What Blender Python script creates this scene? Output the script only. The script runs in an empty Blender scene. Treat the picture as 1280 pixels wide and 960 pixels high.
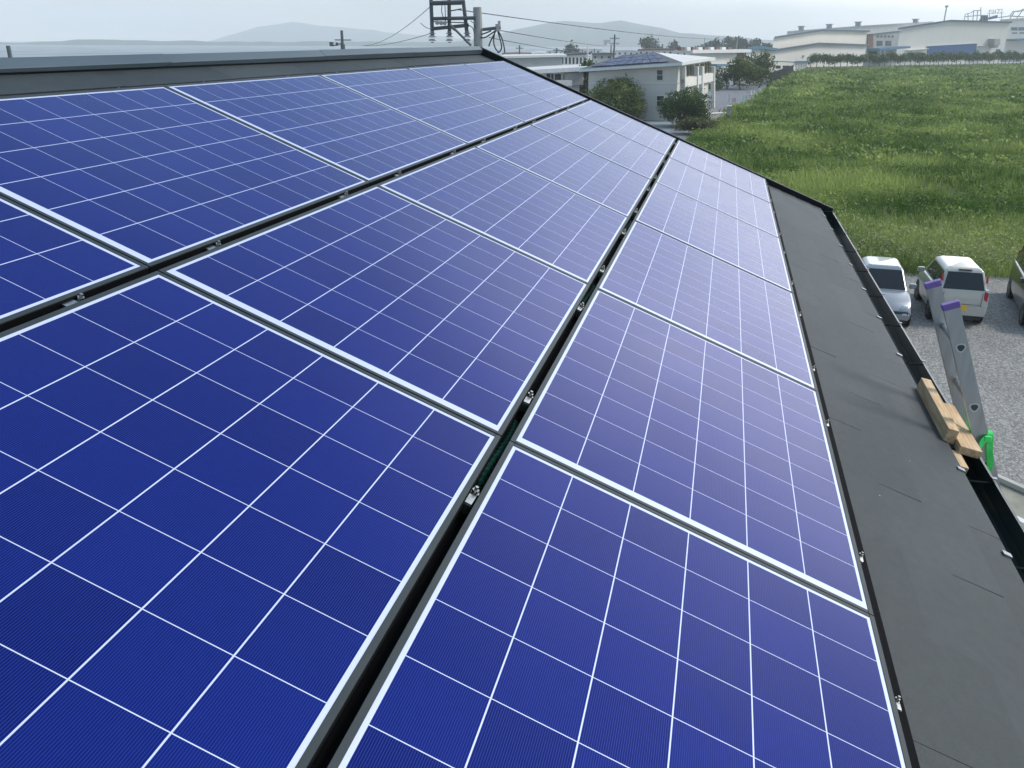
import bpy, math, random
import numpy as np
from mathutils import Matrix, Vector
rnd = random.Random(7)
rng = np.random.default_rng(11)
SC = bpy.context.scene
COL = SC.collection
R = math.radians

# ------------------------------------------------------------------ camera
CAM = np.array([-1.87684252, 0.45990284, 1.29449073])
FPX = 1059.5567
RW = np.array([[0.23405299, -0.97220932, 0.00531411],
               [-0.36189534, -0.09219446, -0.92764861],
               [0.90235855, 0.21519578, -0.37341641]])
cd = bpy.data.cameras.new("camera")
cam = bpy.data.objects.new("camera", cd)
COL.objects.link(cam)
cd.sensor_width = 36.0
cd.lens = FPX / 1280 * 36.0
cd.clip_start = 0.05
cd.clip_end = 40000
m = Matrix.Identity(4)
for i in range(3):
    m[i][0] = RW[0][i]; m[i][1] = -RW[1][i]; m[i][2] = -RW[2][i]; m[i][3] = CAM[i]
cam.matrix_world = m
SC.camera = cam

# ------------------------------------------------------------------ light
SUN_DIR = Vector((0.36, -0.78, 0.82)).normalized()      # towards the sun
el = math.asin(SUN_DIR.z)
sd = bpy.data.lights.new("sun", 'SUN')
sd.energy = 2.4
sd.angle = R(17.0)
sd.color = (1.0, 0.95, 0.88)
sun = bpy.data.objects.new("sun", sd)
COL.objects.link(sun)
sun.rotation_euler = (-SUN_DIR).to_track_quat('-Z', 'Y').to_euler()

w = bpy.data.worlds.new("World")
SC.world = w
w.use_nodes = True
nt = w.node_tree
nt.nodes.clear()
N = nt.nodes.new
out = N('ShaderNodeOutputWorld')
bg = N('ShaderNodeBackground')
sky = N('ShaderNodeTexSky')
sky.sky_type = 'NISHITA'
sky.sun_disc = False
sky.sun_elevation = el
sky.sun_rotation = math.atan2(SUN_DIR.x, SUN_DIR.y)
sky.air_density = 1.0
sky.dust_density = 2.0
sky.ozone_density = 1.5
bg.inputs['Strength'].default_value = 0.11
tc = N('ShaderNodeTexCoord')
mp = N('ShaderNodeMapping'); mp.inputs['Scale'].default_value = (1, 1, 3.2)
nz = N('ShaderNodeTexNoise'); nz.inputs['Scale'].default_value = 2.3; nz.inputs['Detail'].default_value = 7; nz.inputs['Roughness'].default_value = 0.55
rp = N('ShaderNodeValToRGB')
rp.color_ramp.elements[0].position = 0.36; rp.color_ramp.elements[0].color = (.42, .42, .42, 1)
rp.color_ramp.elements[1].position = 0.68; rp.color_ramp.elements[1].color = (1, 1, 1, 1)
mx = N('ShaderNodeMix'); mx.data_type = 'RGBA'
mx.inputs[7].default_value = (8.4, 9.1, 9.6, 1)          # thin bright overcast, same unit as the sky
L = nt.links.new
L(tc.outputs['Generated'], mp.inputs['Vector']); L(mp.outputs[0], nz.inputs['Vector'])
L(nz.outputs[0], rp.inputs[0]); L(rp.outputs[0], mx.inputs[0])
# the thin cloud is brighter towards the horizon and round the sun
def wm(op, a, b=None):
    n = N('ShaderNodeMath'); n.operation = op
    for i, x in enumerate((a, b)):
        if x is None: continue
        if hasattr(x, 'links'): L(x, n.inputs[i])
        else: n.inputs[i].default_value = x
    return n.outputs[0]
nrmz = N('ShaderNodeVectorMath'); nrmz.operation = 'NORMALIZE'; L(tc.outputs['Generated'], nrmz.inputs[0])
sxyz = N('ShaderNodeSeparateXYZ'); L(nrmz.outputs[0], sxyz.inputs[0])
dt = N('ShaderNodeVectorMath'); dt.operation = 'DOT_PRODUCT'; L(nrmz.outputs[0], dt.inputs[0]); dt.inputs[1].default_value = SUN_DIR
# bright sunlit cloud bank low on the sunny side
bank = Vector((math.cos(R(-20)) * math.cos(R(12)), math.sin(R(-20)) * math.cos(R(12)), math.sin(R(12))))
dt.inputs[1].default_value = bank
hor = wm('POWER', wm('SUBTRACT', 1.0, wm('MAXIMUM', sxyz.outputs[2], 0.0)), 10.0)
# exp(k (cos a - 1)) falls to 1/e at about 28 degrees
glow = wm('EXPONENT', wm('MULTIPLY', wm('SUBTRACT', dt.outputs['Value'], 1.0), 19.0))
vm = N('ShaderNodeVectorMath'); vm.operation = 'SCALE'; vm.inputs[0].default_value = (29, 27.6, 26.6); L(glow, vm.inputs['Scale'])
vh = N('ShaderNodeMix'); vh.data_type = 'RGBA'; L(hor, vh.inputs[0])
vh.inputs[6].default_value = (2.5, 4.2, 6.2, 1); vh.inputs[7].default_value = (8.6, 7.9, 6.6, 1)     # overhead, horizon
vb = N('ShaderNodeVectorMath'); vb.operation = 'ADD'; L(vm.outputs[0], vb.inputs[0]); L(vh.outputs[2], vb.inputs[1])
vm = vb
L(vm.outputs[0], mx.inputs[7])
L(sky.outputs[0], mx.inputs[6]); L(mx.outputs[2], bg.inputs['Color']); L(bg.outputs[0], out.inputs['Surface'])

SC.view_settings.view_transform = 'Standard'
SC.view_settings.look = 'None'
SC.view_settings.gamma = 1.0
SC.view_settings.exposure = 0.44
SC.render.engine = 'CYCLES'
SC.cycles.max_bounces = 6
SC.cycles.diffuse_bounces = 3
SC.cycles.glossy_bounces = 3
SC.cycles.transmission_bounces = 4
SC.cycles.volume_bounces = 2
SC.cycles.sample_clamp_indirect = 6.0
SC.cycles.use_denoising = True

# ------------------------------------------------------------------ geometry of the place
ZG = float(CAM[2]) - 7.5                                  # ground level
PITCH = math.atan(0.4)
MR = np.array([[1, 0, 0], [0, math.cos(PITCH), -math.sin(PITCH)], [0, math.sin(PITCH), math.cos(PITCH)]])
def roofp(u, v, n):
    return Vector(MR @ np.array([u, v, n]))
def ray(px, py):
    return RW.T @ np.array([(px - 640) / FPX, (py - 480) / FPX, 1.0])
def at(px, py, d):
    r = ray(px, py)
    return Vector(CAM + r * (d / math.hypot(r[0], r[1])))
def on_ground(px, py, z=None):
    r = ray(px, py); t = ((ZG if z is None else z) - CAM[2]) / r[2]
    return Vector(CAM + r * t)
def on_wall(px, py, A, B, off=0.0):
    """point of the vertical plane through A and B seen at a pixel, moved `off` metres out of it towards the viewer"""
    n = Vector((-(B - A).y, (B - A).x, 0)).normalized()
    c = Vector(CAM)
    if n.dot(c - A) < 0: n = -n
    r = Vector(ray(px, py))
    t = (A - c).dot(n) / r.dot(n)
    return c + r * t + n * off, n

# ------------------------------------------------------------------ mesh helpers
class MB:
    def __init__(s): s.v = []; s.f = []
    def add(s, vs, fs):
        b = len(s.v); s.v += [tuple(x) for x in vs]; s.f += [tuple(i + b for i in f) for f in fs]; return s
    def box(s, c, d, rot=None):
        hx, hy, hz = d[0] / 2, d[1] / 2, d[2] / 2
        vs = [Vector((x, y, z)) for x in (-hx, hx) for y in (-hy, hy) for z in (-hz, hz)]
        if rot is not None: vs = [rot @ q for q in vs]
        vs = [q + Vector(c) for q in vs]
        return s.add(vs, [(0, 1, 3, 2), (4, 6, 7, 5), (0, 4, 5, 1), (2, 3, 7, 6), (0, 2, 6, 4), (1, 5, 7, 3)])
    def b2(s, a, b):
        a = Vector(a); b = Vector(b)
        return s.box((a + b) / 2, [abs(q) for q in (b - a)])
    def prism(s, poly, e):
        """polygon extruded by the vector e"""
        n = len(poly); e = Vector(e)
        vs = [Vector(p) for p in poly] + [Vector(p) + e for p in poly]
        fs = [tuple(range(n))[::-1], tuple(range(n, 2 * n))] + [(i, (i + 1) % n, n + (i + 1) % n, n + i) for i in range(n)]
        return s.add(vs, fs)
    def tube(s, pts, r, k=6, cap=True):
        pts = [Vector(p) for p in pts]; n = len(pts)
        rs = r if isinstance(r, (list, tuple)) else [r] * n
        vs = []; up = None
        for i, p in enumerate(pts):
            t = (pts[min(i + 1, n - 1)] - pts[max(i - 1, 0)]).normalized()
            if up is None:
                up = t.orthogonal().normalized()
            up = (up - t * up.dot(t)).normalized(); sd_ = t.cross(up)
            for j in range(k):
                a = 2 * math.pi * j / k
                vs.append(p + (up * math.cos(a) + sd_ * math.sin(a)) * rs[i])
        fs = [(i * k + j, i * k + (j + 1) % k, (i + 1) * k + (j + 1) % k, (i + 1) * k + j) for i in range(n - 1) for j in range(k)]
        if cap: fs += [tuple(range(k))[::-1], tuple(range((n - 1) * k, n * k))]
        return s.add(vs, fs)
    def cyl(s, a, b, r, r2=None, k=12):
        return s.tube([a, b], [r, r if r2 is None else r2], k)
    def build(s, name, mat, parent=None, smooth=False, bevel=0, seg=2):
        me = bpy.data.meshes.new(name)
        me.from_pydata(s.v, [], s.f); me.validate(); me.update()
        import bmesh
        bm = bmesh.new(); bm.from_mesh(me); bmesh.ops.recalc_face_normals(bm, faces=bm.faces); bm.to_mesh(me); bm.free()
        if mat: me.materials.append(mat)
        if smooth: me.polygons.foreach_set('use_smooth', [True] * len(me.polygons))
        o = bpy.data.objects.new(name, me); COL.objects.link(o)
        if parent: o.parent = parent
        if bevel:
            b = o.modifiers.new('bevel', 'BEVEL'); b.width = bevel; b.segments = seg; b.limit_method = 'ANGLE'; b.angle_limit = R(35)
            if smooth is False:
                me.polygons.foreach_set('use_smooth', [True] * len(me.polygons))
                b.harden_normals = True
        return o
def quads(name, V, mat, parent=None, var=None):
    """V: (n,4,3) array of separate quads"""
    n = len(V); me = bpy.data.meshes.new(name)
    me.vertices.add(4 * n); me.vertices.foreach_set('co', np.ascontiguousarray(V, dtype=np.float32).ravel())
    me.loops.add(4 * n); me.loops.foreach_set('vertex_index', np.arange(4 * n, dtype=np.int32))
    me.polygons.add(n); me.polygons.foreach_set('loop_start', np.arange(0, 4 * n, 4, dtype=np.int32))
    if var is not None:
        a = me.attributes.new('var', 'FLOAT', 'FACE'); a.data.foreach_set('value', np.ascontiguousarray(var, dtype=np.float32))
    me.update(calc_edges=True)
    me.materials.append(mat)
    o = bpy.data.objects.new(name, me); COL.objects.link(o)
    if parent: o.parent = parent
    return o
def empty(name, loc=(0, 0, 0), rz=0, label=None, cat=None, group=None):
    o = bpy.data.objects.new(name, None); COL.objects.link(o)
    o.location = loc; o.rotation_euler = (0, 0, rz); o.empty_display_size = 0.2
    if label: tag(o, label, cat, group)
    return o
def tag(o, label=None, cat=None, group=None, kind=None):
    if label: o['label'] = label
    if cat: o['category'] = cat
    if group: o['group'] = group
    if kind: o['kind'] = kind
    return o
def copy_tree(o, parent=None):
    c = o.copy(); COL.objects.link(c); c.parent = parent
    for ch in [q for q in o.children]: copy_tree(ch, c)
    return c

# ------------------------------------------------------------------ materials
def lin(r, g, b):
    f = lambda c: (c / 255 / 12.92) if c / 255 <= .04045 else ((c / 255 + .055) / 1.055) ** 2.4
    return (f(r), f(g), f(b), 1)
def mat(name, c, rough=.6, metal=0.0, c2=None, scale=3.0, detail=5, bump=0.0, bscale=None, spec=.5, coat=0.0, lo=.35, hi=.65, stretch=None):
    mt = bpy.data.materials.new(name); mt.use_nodes = True
    t = mt.node_tree; P = t.nodes['Principled BSDF']
    P.inputs['Base Color'].default_value = (*c[:3], 1)
    P.inputs['Roughness'].default_value = rough; P.inputs['Metallic'].default_value = metal
    P.inputs['Specular IOR Level'].default_value = spec
    P.inputs['Coat Weight'].default_value = coat; P.inputs['Coat Roughness'].default_value = .06
    if c2 is not None or bump:
        co = t.nodes.new('ShaderNodeTexCoord'); src = co.outputs['Object']
        if stretch:
            mpn = t.nodes.new('ShaderNodeMapping'); mpn.inputs['Scale'].default_value = stretch
            t.links.new(src, mpn.inputs[0]); src = mpn.outputs[0]
    if c2 is not None:
        n = t.nodes.new('ShaderNodeTexNoise'); n.inputs['Scale'].default_value = scale; n.inputs['Detail'].default_value = detail
        r = t.nodes.new('ShaderNodeValToRGB')
        r.color_ramp.elements[0].position = lo; r.color_ramp.elements[0].color = (*c[:3], 1)
        r.color_ramp.elements[1].position = hi; r.color_ramp.elements[1].color = (*c2[:3], 1)
        t.links.new(src, n.inputs['Vector']); t.links.new(n.outputs[0], r.inputs[0]); t.links.new(r.outputs[0], P.inputs['Base Color'])
    if bump:
        n = t.nodes.new('ShaderNodeTexNoise'); n.inputs['Scale'].default_value = bscale or scale * 6; n.inputs['Detail'].default_value = 6
        b = t.nodes.new('ShaderNodeBump'); b.inputs['Strength'].default_value = bump; b.inputs['Distance'].default_value = .02
        t.links.new(src, n.inputs['Vector']); t.links.new(n.outputs[0], b.inputs['Height']); t.links.new(b.outputs[0], P.inputs['Normal'])
    return mt
def math_node(t, op, a, b=None, c=None):
    n = t.nodes.new('ShaderNodeMath'); n.operation = op
    for i, x in enumerate((a, b, c)):
        if x is None: continue
        if hasattr(x, 'links'): t.links.new(x, n.inputs[i])
        else: n.inputs[i].default_value = x
    return n.outputs[0]
def foliage(name, a, b, scale=.6, trans=.25, rough=.55, gain=2.4):
    """leaf material: two tones by place (noise) and by leaf (face attribute)"""
    mt = bpy.data.materials.new(name); mt.use_nodes = True
    t = mt.node_tree; P = t.nodes['Principled BSDF']
    co = t.nodes.new('ShaderNodeTexCoord')
    n = t.nodes.new('ShaderNodeTexNoise'); n.inputs['Scale'].default_value = scale; n.inputs['Detail'].default_value = 5
    at_ = t.nodes.new('ShaderNodeAttribute'); at_.attribute_name = 'var'
    t.links.new(co.outputs['Object'], n.inputs['Vector'])
    s = math_node(t, 'ADD', math_node(t, 'MULTIPLY_ADD', n.outputs[0], gain, .3 - .5 * gain), math_node(t, 'MULTIPLY_ADD', at_.outputs['Fac'], .8, -.35))
    r = t.nodes.new('ShaderNodeValToRGB')
    r.color_ramp.elements[0].position = 0.0; r.color_ramp.elements[0].color = (*a, 1)
    r.color_ramp.elements[1].position = 1.0; r.color_ramp.elements[1].color = (*b, 1)
    t.links.new(s, r.inputs[0]); t.links.new(r.outputs[0], P.inputs['Base Color'])
    P.inputs['Roughness'].default_value = rough; P.inputs['Specular IOR Level'].default_value = .25
    if trans:
        tr = t.nodes.new('ShaderNodeBsdfTranslucent'); t.links.new(r.outputs[0], tr.inputs[0])
        mxs = t.nodes.new('ShaderNodeMixShader'); mxs.inputs[0].default_value = trans
        o = t.nodes['Material Output']
        t.links.new(P.outputs[0], mxs.inputs[1]); t.links.new(tr.outputs[0], mxs.inputs[2]); t.links.new(mxs.outputs[0], o.inputs[0])
    return mt

M = {}
M['frame'] = mat('anodised_frame', (.022, .030, .033), .48, .0, c2=(.030, .040, .043), scale=6, spec=.32)
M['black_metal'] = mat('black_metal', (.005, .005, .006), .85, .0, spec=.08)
M['steel'] = mat('stainless', (.55, .54, .50), .28, 1.0, c2=(.38, .37, .34), scale=60)
M['slate'] = None
M['flash'] = mat('roof_flashing', (.040, .064, .080), .45, .0, c2=(.055, .082, .10), scale=3, stretch=(.4, 3, 3))
M['rake'] = mat('rake_metal', (.008, .010, .011), .5, .0, spec=.2)
M['gutter'] = mat('gutter_plastic', (.006, .018, .017), .28, spec=.45)
M['siding'] = mat('house_siding', (.42, .40, .36), .8, c2=(.46, .44, .40), scale=4)
M['conduit'] = mat('dark_conduit', (.015, .075, .055), .22)
M['alu'] = mat('ladder_aluminium', (.50, .50, .49), .30, .75, c2=(.42, .42, .415), scale=5, stretch=(6, 6, .6))
M['purple'] = mat('purple_plastic', (.20, .11, .34), .5, c2=(.25, .15, .40), scale=12)
M['badge_ring'] = mat('badge_ring', (.62, .64, .62), .4, .3)
M['badge'] = mat('badge_dark', (.06, .065, .06), .5)
M['green'] = mat('green_webbing', (.045, .62, .10), .6, c2=(.09, .80, .17), scale=25)

def slate_mat():
    mt = bpy.data.materials.new('roof_slate'); mt.use_nodes = True
    t = mt.node_tree; P = t.nodes['Principled BSDF']
    co = t.nodes.new('ShaderNodeTexCoord')
    def noise(sc, de, ro=.5):
        n = t.nodes.new('ShaderNodeTexNoise'); n.inputs['Scale'].default_value = sc; n.inputs['Detail'].default_value = de; n.inputs['Roughness'].default_value = ro
        t.links.new(co.outputs['Object'], n.inputs['Vector']); return n.outputs[0]
    n1 = noise(1.6, 8, .6); n2 = noise(22, 6, .65); n3 = noise(240, 3, .6)
    at_ = t.nodes.new('ShaderNodeAttribute'); at_.attribute_name = 'var'
    tn = math_node(t, 'ADD', math_node(t, 'ADD', math_node(t, 'MULTIPLY_ADD', n1, .8, -.2), math_node(t, 'MULTIPLY_ADD', n2, .7, -.30)), math_node(t, 'ADD', math_node(t, 'MULTIPLY_ADD', n3, .9, -.42), math_node(t, 'MULTIPLY_ADD', at_.outputs['Fac'], .30, -.12)))
    r = t.nodes.new('ShaderNodeValToRGB'); e = r.color_ramp.elements
    e[0].position = 0; e[0].color = (.014, .021, .024, 1); e[1].position = 1; e[1].color = (.052, .063, .066, 1)
    t.links.new(tn, r.inputs[0])
    # a few pale specks of grit
    vo = t.nodes.new('ShaderNodeTexVoronoi'); vo.inputs['Scale'].default_value = 14; t.links.new(co.outputs['Object'], vo.inputs['Vector'])
    sp_ = t.nodes.new('ShaderNodeSeparateColor'); t.links.new(vo.outputs['Color'], sp_.inputs[0])
    spk = math_node(t, 'MULTIPLY', math_node(t, 'LESS_THAN', vo.outputs['Distance'], .045), math_node(t, 'GREATER_THAN', sp_.outputs[0], .86))
    m_ = t.nodes.new('ShaderNodeMix'); m_.data_type = 'RGBA'; t.links.new(spk, m_.inputs[0]); t.links.new(r.outputs[0], m_.inputs[6]); m_.inputs[7].default_value = (.30, .31, .30, 1)
    t.links.new(m_.outputs[2], P.inputs['Base Color'])
    P.inputs['Roughness'].default_value = .62; P.inputs['Specular IOR Level'].default_value = .4
    b = t.nodes.new('ShaderNodeBump'); b.inputs['Strength'].default_value = .45; b.inputs['Distance'].default_value = .004
    t.links.new(n3, b.inputs['Height']); t.links.new(b.outputs[0], P.inputs['Normal'])
    return mt
M['slate'] = slate_mat()
def wood_mat():
    mt = bpy.data.materials.new('raw_timber'); mt.use_nodes = True
    t = mt.node_tree; P = t.nodes['Principled BSDF']
    co = t.nodes.new('ShaderNodeTexCoord'); mpn = t.nodes.new('ShaderNodeMapping'); mpn.inputs['Scale'].default_value = (2.2, 26, 26)
    n = t.nodes.new('ShaderNodeTexNoise'); n.inputs['Scale'].default_value = 2.4; n.inputs['Detail'].default_value = 7; n.inputs['Distortion'].default_value = .6
    r = t.nodes.new('ShaderNodeValToRGB')
    r.color_ramp.elements[0].position = .3; r.color_ramp.elements[0].color = (.40, .235, .11, 1)
    r.color_ramp.elements[1].position = .62; r.color_ramp.elements[1].color = (.62, .44, .25, 1)
    t.links.new(co.outputs['Object'], mpn.inputs[0]); t.links.new(mpn.outputs[0], n.inputs[0]); t.links.new(n.outputs[0], r.inputs[0]); t.links.new(r.outputs[0], P.inputs['Base Color'])
    P.inputs['Roughness'].default_value = .7
    return mt
M['wood'] = wood_mat()

# ---- solar cells: white grid, fine silver fingers, slightly uneven blue cells, under glass
PU, LIP, WS, WE, CP, CG = 1.490, .013, .028, .013, .158, .003
PVP, PVW, WV = 1.016, .992, .0095
def cell_mat():
    mt = bpy.data.materials.new('solar_cells'); mt.use_nodes = True
    t = mt.node_tree; P = t.nodes['Principled BSDF']
    co = t.nodes.new('ShaderNodeTexCoord'); sp = t.nodes.new('ShaderNodeSeparateXYZ')
    t.links.new(co.outputs['Object'], sp.inputs[0])
    x0 = .002 + LIP + WS; y0 = .014 + WV
    xs = math_node(t, 'DIVIDE', math_node(t, 'SUBTRACT', sp.outputs[0], x0), CP)
    ys = math_node(t, 'DIVIDE', math_node(t, 'SUBTRACT', sp.outputs[1], y0), CP)
    def inside(s, n, w):
        fr = math_node(t, 'FRACT', s)
        a = math_node(t, 'LESS_THAN', fr, 1 - w / CP)
        b = math_node(t, 'MULTIPLY', math_node(t, 'GREATER_THAN', s, 0.0), math_node(t, 'LESS_THAN', s, n - w / CP * .5))
        return math_node(t, 'MULTIPLY', a, b)
    cell = math_node(t, 'MULTIPLY', inside(xs, 9, .0019), inside(ys, 6, .0028))
    fy = math_node(t, 'FRACT', math_node(t, 'MULTIPLY', ys, 38.0))
    fin = math_node(t, 'LESS_THAN', fy, .30)
    # per-cell tone + crystal grain
    fl = t.nodes.new('ShaderNodeCombineXYZ')
    oi = t.nodes.new('ShaderNodeObjectInfo')
    t.links.new(math_node(t, 'FLOOR', xs), fl.inputs[0]); t.links.new(math_node(t, 'FLOOR', ys), fl.inputs[1])
    t.links.new(math_node(t, 'MULTIPLY', oi.outputs['Random'], 91.0), fl.inputs[2])
    wn = t.nodes.new('ShaderNodeTexWhiteNoise'); t.links.new(fl.outputs[0], wn.inputs[0])
    vo = t.nodes.new('ShaderNodeTexVoronoi'); vo.inputs['Scale'].default_value = 70
    t.links.new(co.outputs['Object'], vo.inputs['Vector'])
    vs = t.nodes.new('ShaderNodeSeparateColor'); t.links.new(vo.outputs['Color'], vs.inputs[0])
    tone = math_node(t, 'ADD', math_node(t, 'MULTIPLY_ADD', wn.outputs[0], .85, -.25), math_node(t, 'MULTIPLY_ADD', vs.outputs[0], .22, .25))
    r = t.nodes.new('ShaderNodeValToRGB')
    r.color_ramp.elements[0].position = 0; r.color_ramp.elements[0].color = CELL_A
    r.color_ramp.elements[1].position = 1; r.color_ramp.elements[1].color = CELL_B
    t.links.new(tone, r.inputs[0])
    m1 = t.nodes.new('ShaderNodeMix'); m1.data_type = 'RGBA'
    t.links.new(fin, m1.inputs[0]); t.links.new(r.outputs[0], m1.inputs[6]); m1.inputs[7].default_value = (.018, .031, .21, 1)
    m2 = t.nodes.new('ShaderNodeMix'); m2.data_type = 'RGBA'
    t.links.new(cell, m2.inputs[0]); m2.inputs[6].default_value = (.58, .62, .78, 1); t.links.new(m1.outputs[2], m2.inputs[7])
    t.links.new(m2.outputs[2], P.inputs['Base Color'])
    ns = t.nodes.new('ShaderNodeTexNoise'); ns.inputs['Scale'].default_value = 2.6; ns.inputs['Detail'].default_value = 8; ns.inputs['Roughness'].default_value = .7
    t.links.new(co.outputs['Object'], ns.inputs['Vector'])
    t.links.new(math_node(t, 'MULTIPLY_ADD', ns.outputs[0], .16, .08), P.inputs['Coat Roughness'])
    P.inputs['Roughness'].default_value = .38; P.inputs['Metallic'].default_value = .22
    P.inputs['Specular IOR Level'].default_value = .0
    P.inputs['Coat Weight'].default_value = 1.0; P.inputs['Coat IOR'].default_value = 1.25; P.inputs['Specular Tint'].default_value = (.25, .38, 1, 1)
    return mt
CELL_A = (.0012, .0066, .090, 1); CELL_B = (.0030, .0125, .142, 1)
M['cells'] = cell_mat()

# ================================================================== large structure: ground
def sheet(name, pts, z, mt, kind='structure'):
    o = MB().add([(p[0], p[1], z) for p in pts], [tuple(range(len(pts)))]).build(name, mt)
    tag(o, kind=kind); return o
M['terrain'] = mat('far_ground', (.15, .19, .20), .95, c2=(.30, .33, .35), scale=.03, detail=8)
def gravel_mat():
    mt = bpy.data.materials.new('gravel'); mt.use_nodes = True
    t = mt.node_tree; P = t.nodes['Principled BSDF']
    co = t.nodes.new('ShaderNodeTexCoord')
    v = t.nodes.new('ShaderNodeTexVoronoi'); v.inputs['Scale'].default_value = 24
    sc_ = t.nodes.new('ShaderNodeSeparateColor')
    n = t.nodes.new('ShaderNodeTexNoise'); n.inputs['Scale'].default_value = .6; n.inputs['Detail'].default_value = 6
    t.links.new(co.outputs['Object'], v.inputs['Vector']); t.links.new(co.outputs['Object'], n.inputs['Vector'])
    t.links.new(v.outputs['Color'], sc_.inputs[0])
    s = math_node(t, 'ADD', math_node(t, 'MULTIPLY', sc_.outputs[0], .75), math_node(t, 'MULTIPLY_ADD', n.outputs[0], .5, -.13))
    r = t.nodes.new('ShaderNodeValToRGB')
    e = r.color_ramp.elements
    e[0].position = 0; e[0].color = (.125, .118, .107, 1); e[1].position = 1.0; e[1].color = (.41, .395, .365, 1)
    m_ = e.new(.5); m_.color = (.225, .213, .195, 1)
    t.links.new(s, r.inputs[0]); t.links.new(r.outputs[0], P.inputs['Base Color'])
    b = t.nodes.new('ShaderNodeBump'); b.inputs['Strength'].default_value = .8; b.inputs['Distance'].default_value = .03; b.invert = True
    t.links.new(v.outputs['Distance'], b.inputs['Height']); t.links.new(b.outputs[0], P.inputs['Normal'])
    P.inputs['Roughness'].default_value = .9
    return mt
M['gravel'] = gravel_mat()
M['soil'] = mat('field_soil', (.060, .095, .025), .95, c2=(.10, .135, .04), scale=.15, detail=8)
M['asphalt'] = mat('asphalt', (.13, .13, .14), .9, c2=(.19, .19, .20), scale=.8, detail=8)
M['concrete'] = mat('concrete', (.36, .34, .29), .85, c2=(.46, .44, .38), scale=1.2, detail=8, bump=.2)
M['concrete2'] = mat('weathered_concrete', (.20, .19, .15), .9, c2=(.30, .28, .22), scale=2.5, detail=8, bump=.3)
M['white_paint'] = mat('white_paint', (.74, .74, .72), .6, c2=(.66, .66, .64), scale=3)
sheet('terrain', [(-400, -4000), (5100, -4000), (5100, 4000), (-400, 4000)], ZG, M['terrain'])
sheet('gravel_lot', [(-14, -60), (30.4, -60), (30.0, -9.4), (29.6, -8.2), (29.5, -7.0), (30.0, -6.2), (30.5, -4), (31.5, 4), (32, 16), (-14, 16)], ZG + .004, M['gravel'])
FIELD_L = [(29.0, 1.5), (50, 4.6), (76.9, 2.9), (92, .9), (106.7, .2), (125, -2.6), (150, -5.3), (177.3, -7.8), (225, -13.2), (259, -16.5), (293, -23)]
sheet('field_ground', FIELD_L + [(405, -116), (520, -210), (30, -210), (30.2, -9.4)], ZG + .008, M['soil'])
sheet('road', [(70, 5), (88, 5.5), (98, 6.2), (106, 5.5), (128, 2.8), (150, 2.6), (178, 3.5), (240, 0), (252, -8), (205, -10), (177, -7.0), (150, -4.4), (125, -1.8), (104, .9), (92, 1.6), (77, 3.4)], ZG + .012, M['asphalt'])
dx = Vector((-.75, -.66, 0)); nrm = Vector((-.66, .75, 0)) * -1
def strip(a, off0, off1, l0, l1):
    a = Vector((a[0], a[1], 0)); return [tuple(a + dx * l + nrm * o) for l, o in ((l0, off0), (l1, off0), (l1, off1), (l0, off1))]
sheet('concrete_apron', strip((13.55, -5.27), -2.6, -.05, -6, 9), ZG + .016, M['concrete2'])
k_ = MB().prism([(p[0], p[1], ZG + .012) for p in strip((13.55, -5.27), -.04, .08, -6, 9)], (0, 0, .10)).build('kerb', M['concrete'], bevel=.01); tag(k_, kind='structure')
sheet('painted_line', strip((12.47, -5.03), -.13, .0, -6, 7), ZG + .020, M['white_paint'])

# ---- hills far away
def hill(name, prof, dist, depth, mt):
    """a ridge: skyline profile (pixel x, pixel y of the skyline) at a distance, with flanks to both sides"""
    pts = []
    xs = np.linspace(prof[0][0], prof[-1][0], 90)
    ys = np.interp(xs, [p[0] for p in prof], [p[1] for p in prof])
    ys = ys + np.interp(xs, np.linspace(xs[0], xs[-1], 46), rng.normal(0, .45, 46))
    ys[0] = ys[-1] = 54
    rows = []
    for k, (dd, hf) in enumerate([(-1.0, 0), (-.6, .35), (-.25, .78), (0, 1.0), (.5, .6), (1.2, 0)]):
        row = []
        for x, y in zip(xs, ys):
            top = at(x, y, dist); h = max(top.z - ZG, 1)
            dirv = Vector((top.x - CAM[0], top.y - CAM[1], 0)).normalized()
            p = Vector((top.x, top.y, ZG - 2)) + dirv * (dd * depth)
            p.z = ZG - 2 + h * hf * (1 + (rng.normal(0, .07) if 0 < hf < 1 else 0)); row.append(p)
        rows.append(row)
    n = len(xs); mb = MB()
    mb.add([p for r_ in rows for p in r_], [(i * n + j, i * n + j + 1, (i + 1) * n + j + 1, (i + 1) * n + j) for i in range(5) for j in range(n - 1)])
    o = mb.build(name, mt, smooth=True); tag(o, kind='structure'); return o
M['hill'] = mat('wooded_hillside', (.035, .055, .03), .95, c2=(.055, .08, .045), scale=.004, detail=9)
hill('mountains', [(430, 54), (560, 52), (600, 47), (640, 37), (668, 31), (705, 25), (735, 28), (752, 28), (775, 25), (800, 29), (830, 35), (850, 40), (880, 42), (930, 46), (990, 52)], 2700, 700, M['hill'])
hill('mountains', [(120, 57), (200, 56), (258, 52), (290, 42), (320, 33), (345, 30), (365, 26), (390, 30), (420, 33), (450, 36), (500, 41), (560, 46), (640, 54)], 4200, 700, M['hill'])
hill('mountains', [(-160, 52), (-60, 50), (10, 51.5), (40, 51), (90, 49), (130, 48.5), (165, 48), (210, 50), (300, 51), (420, 50.5), (520, 51.5), (600, 52)], 2000, 350, M['hill'])

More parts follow.
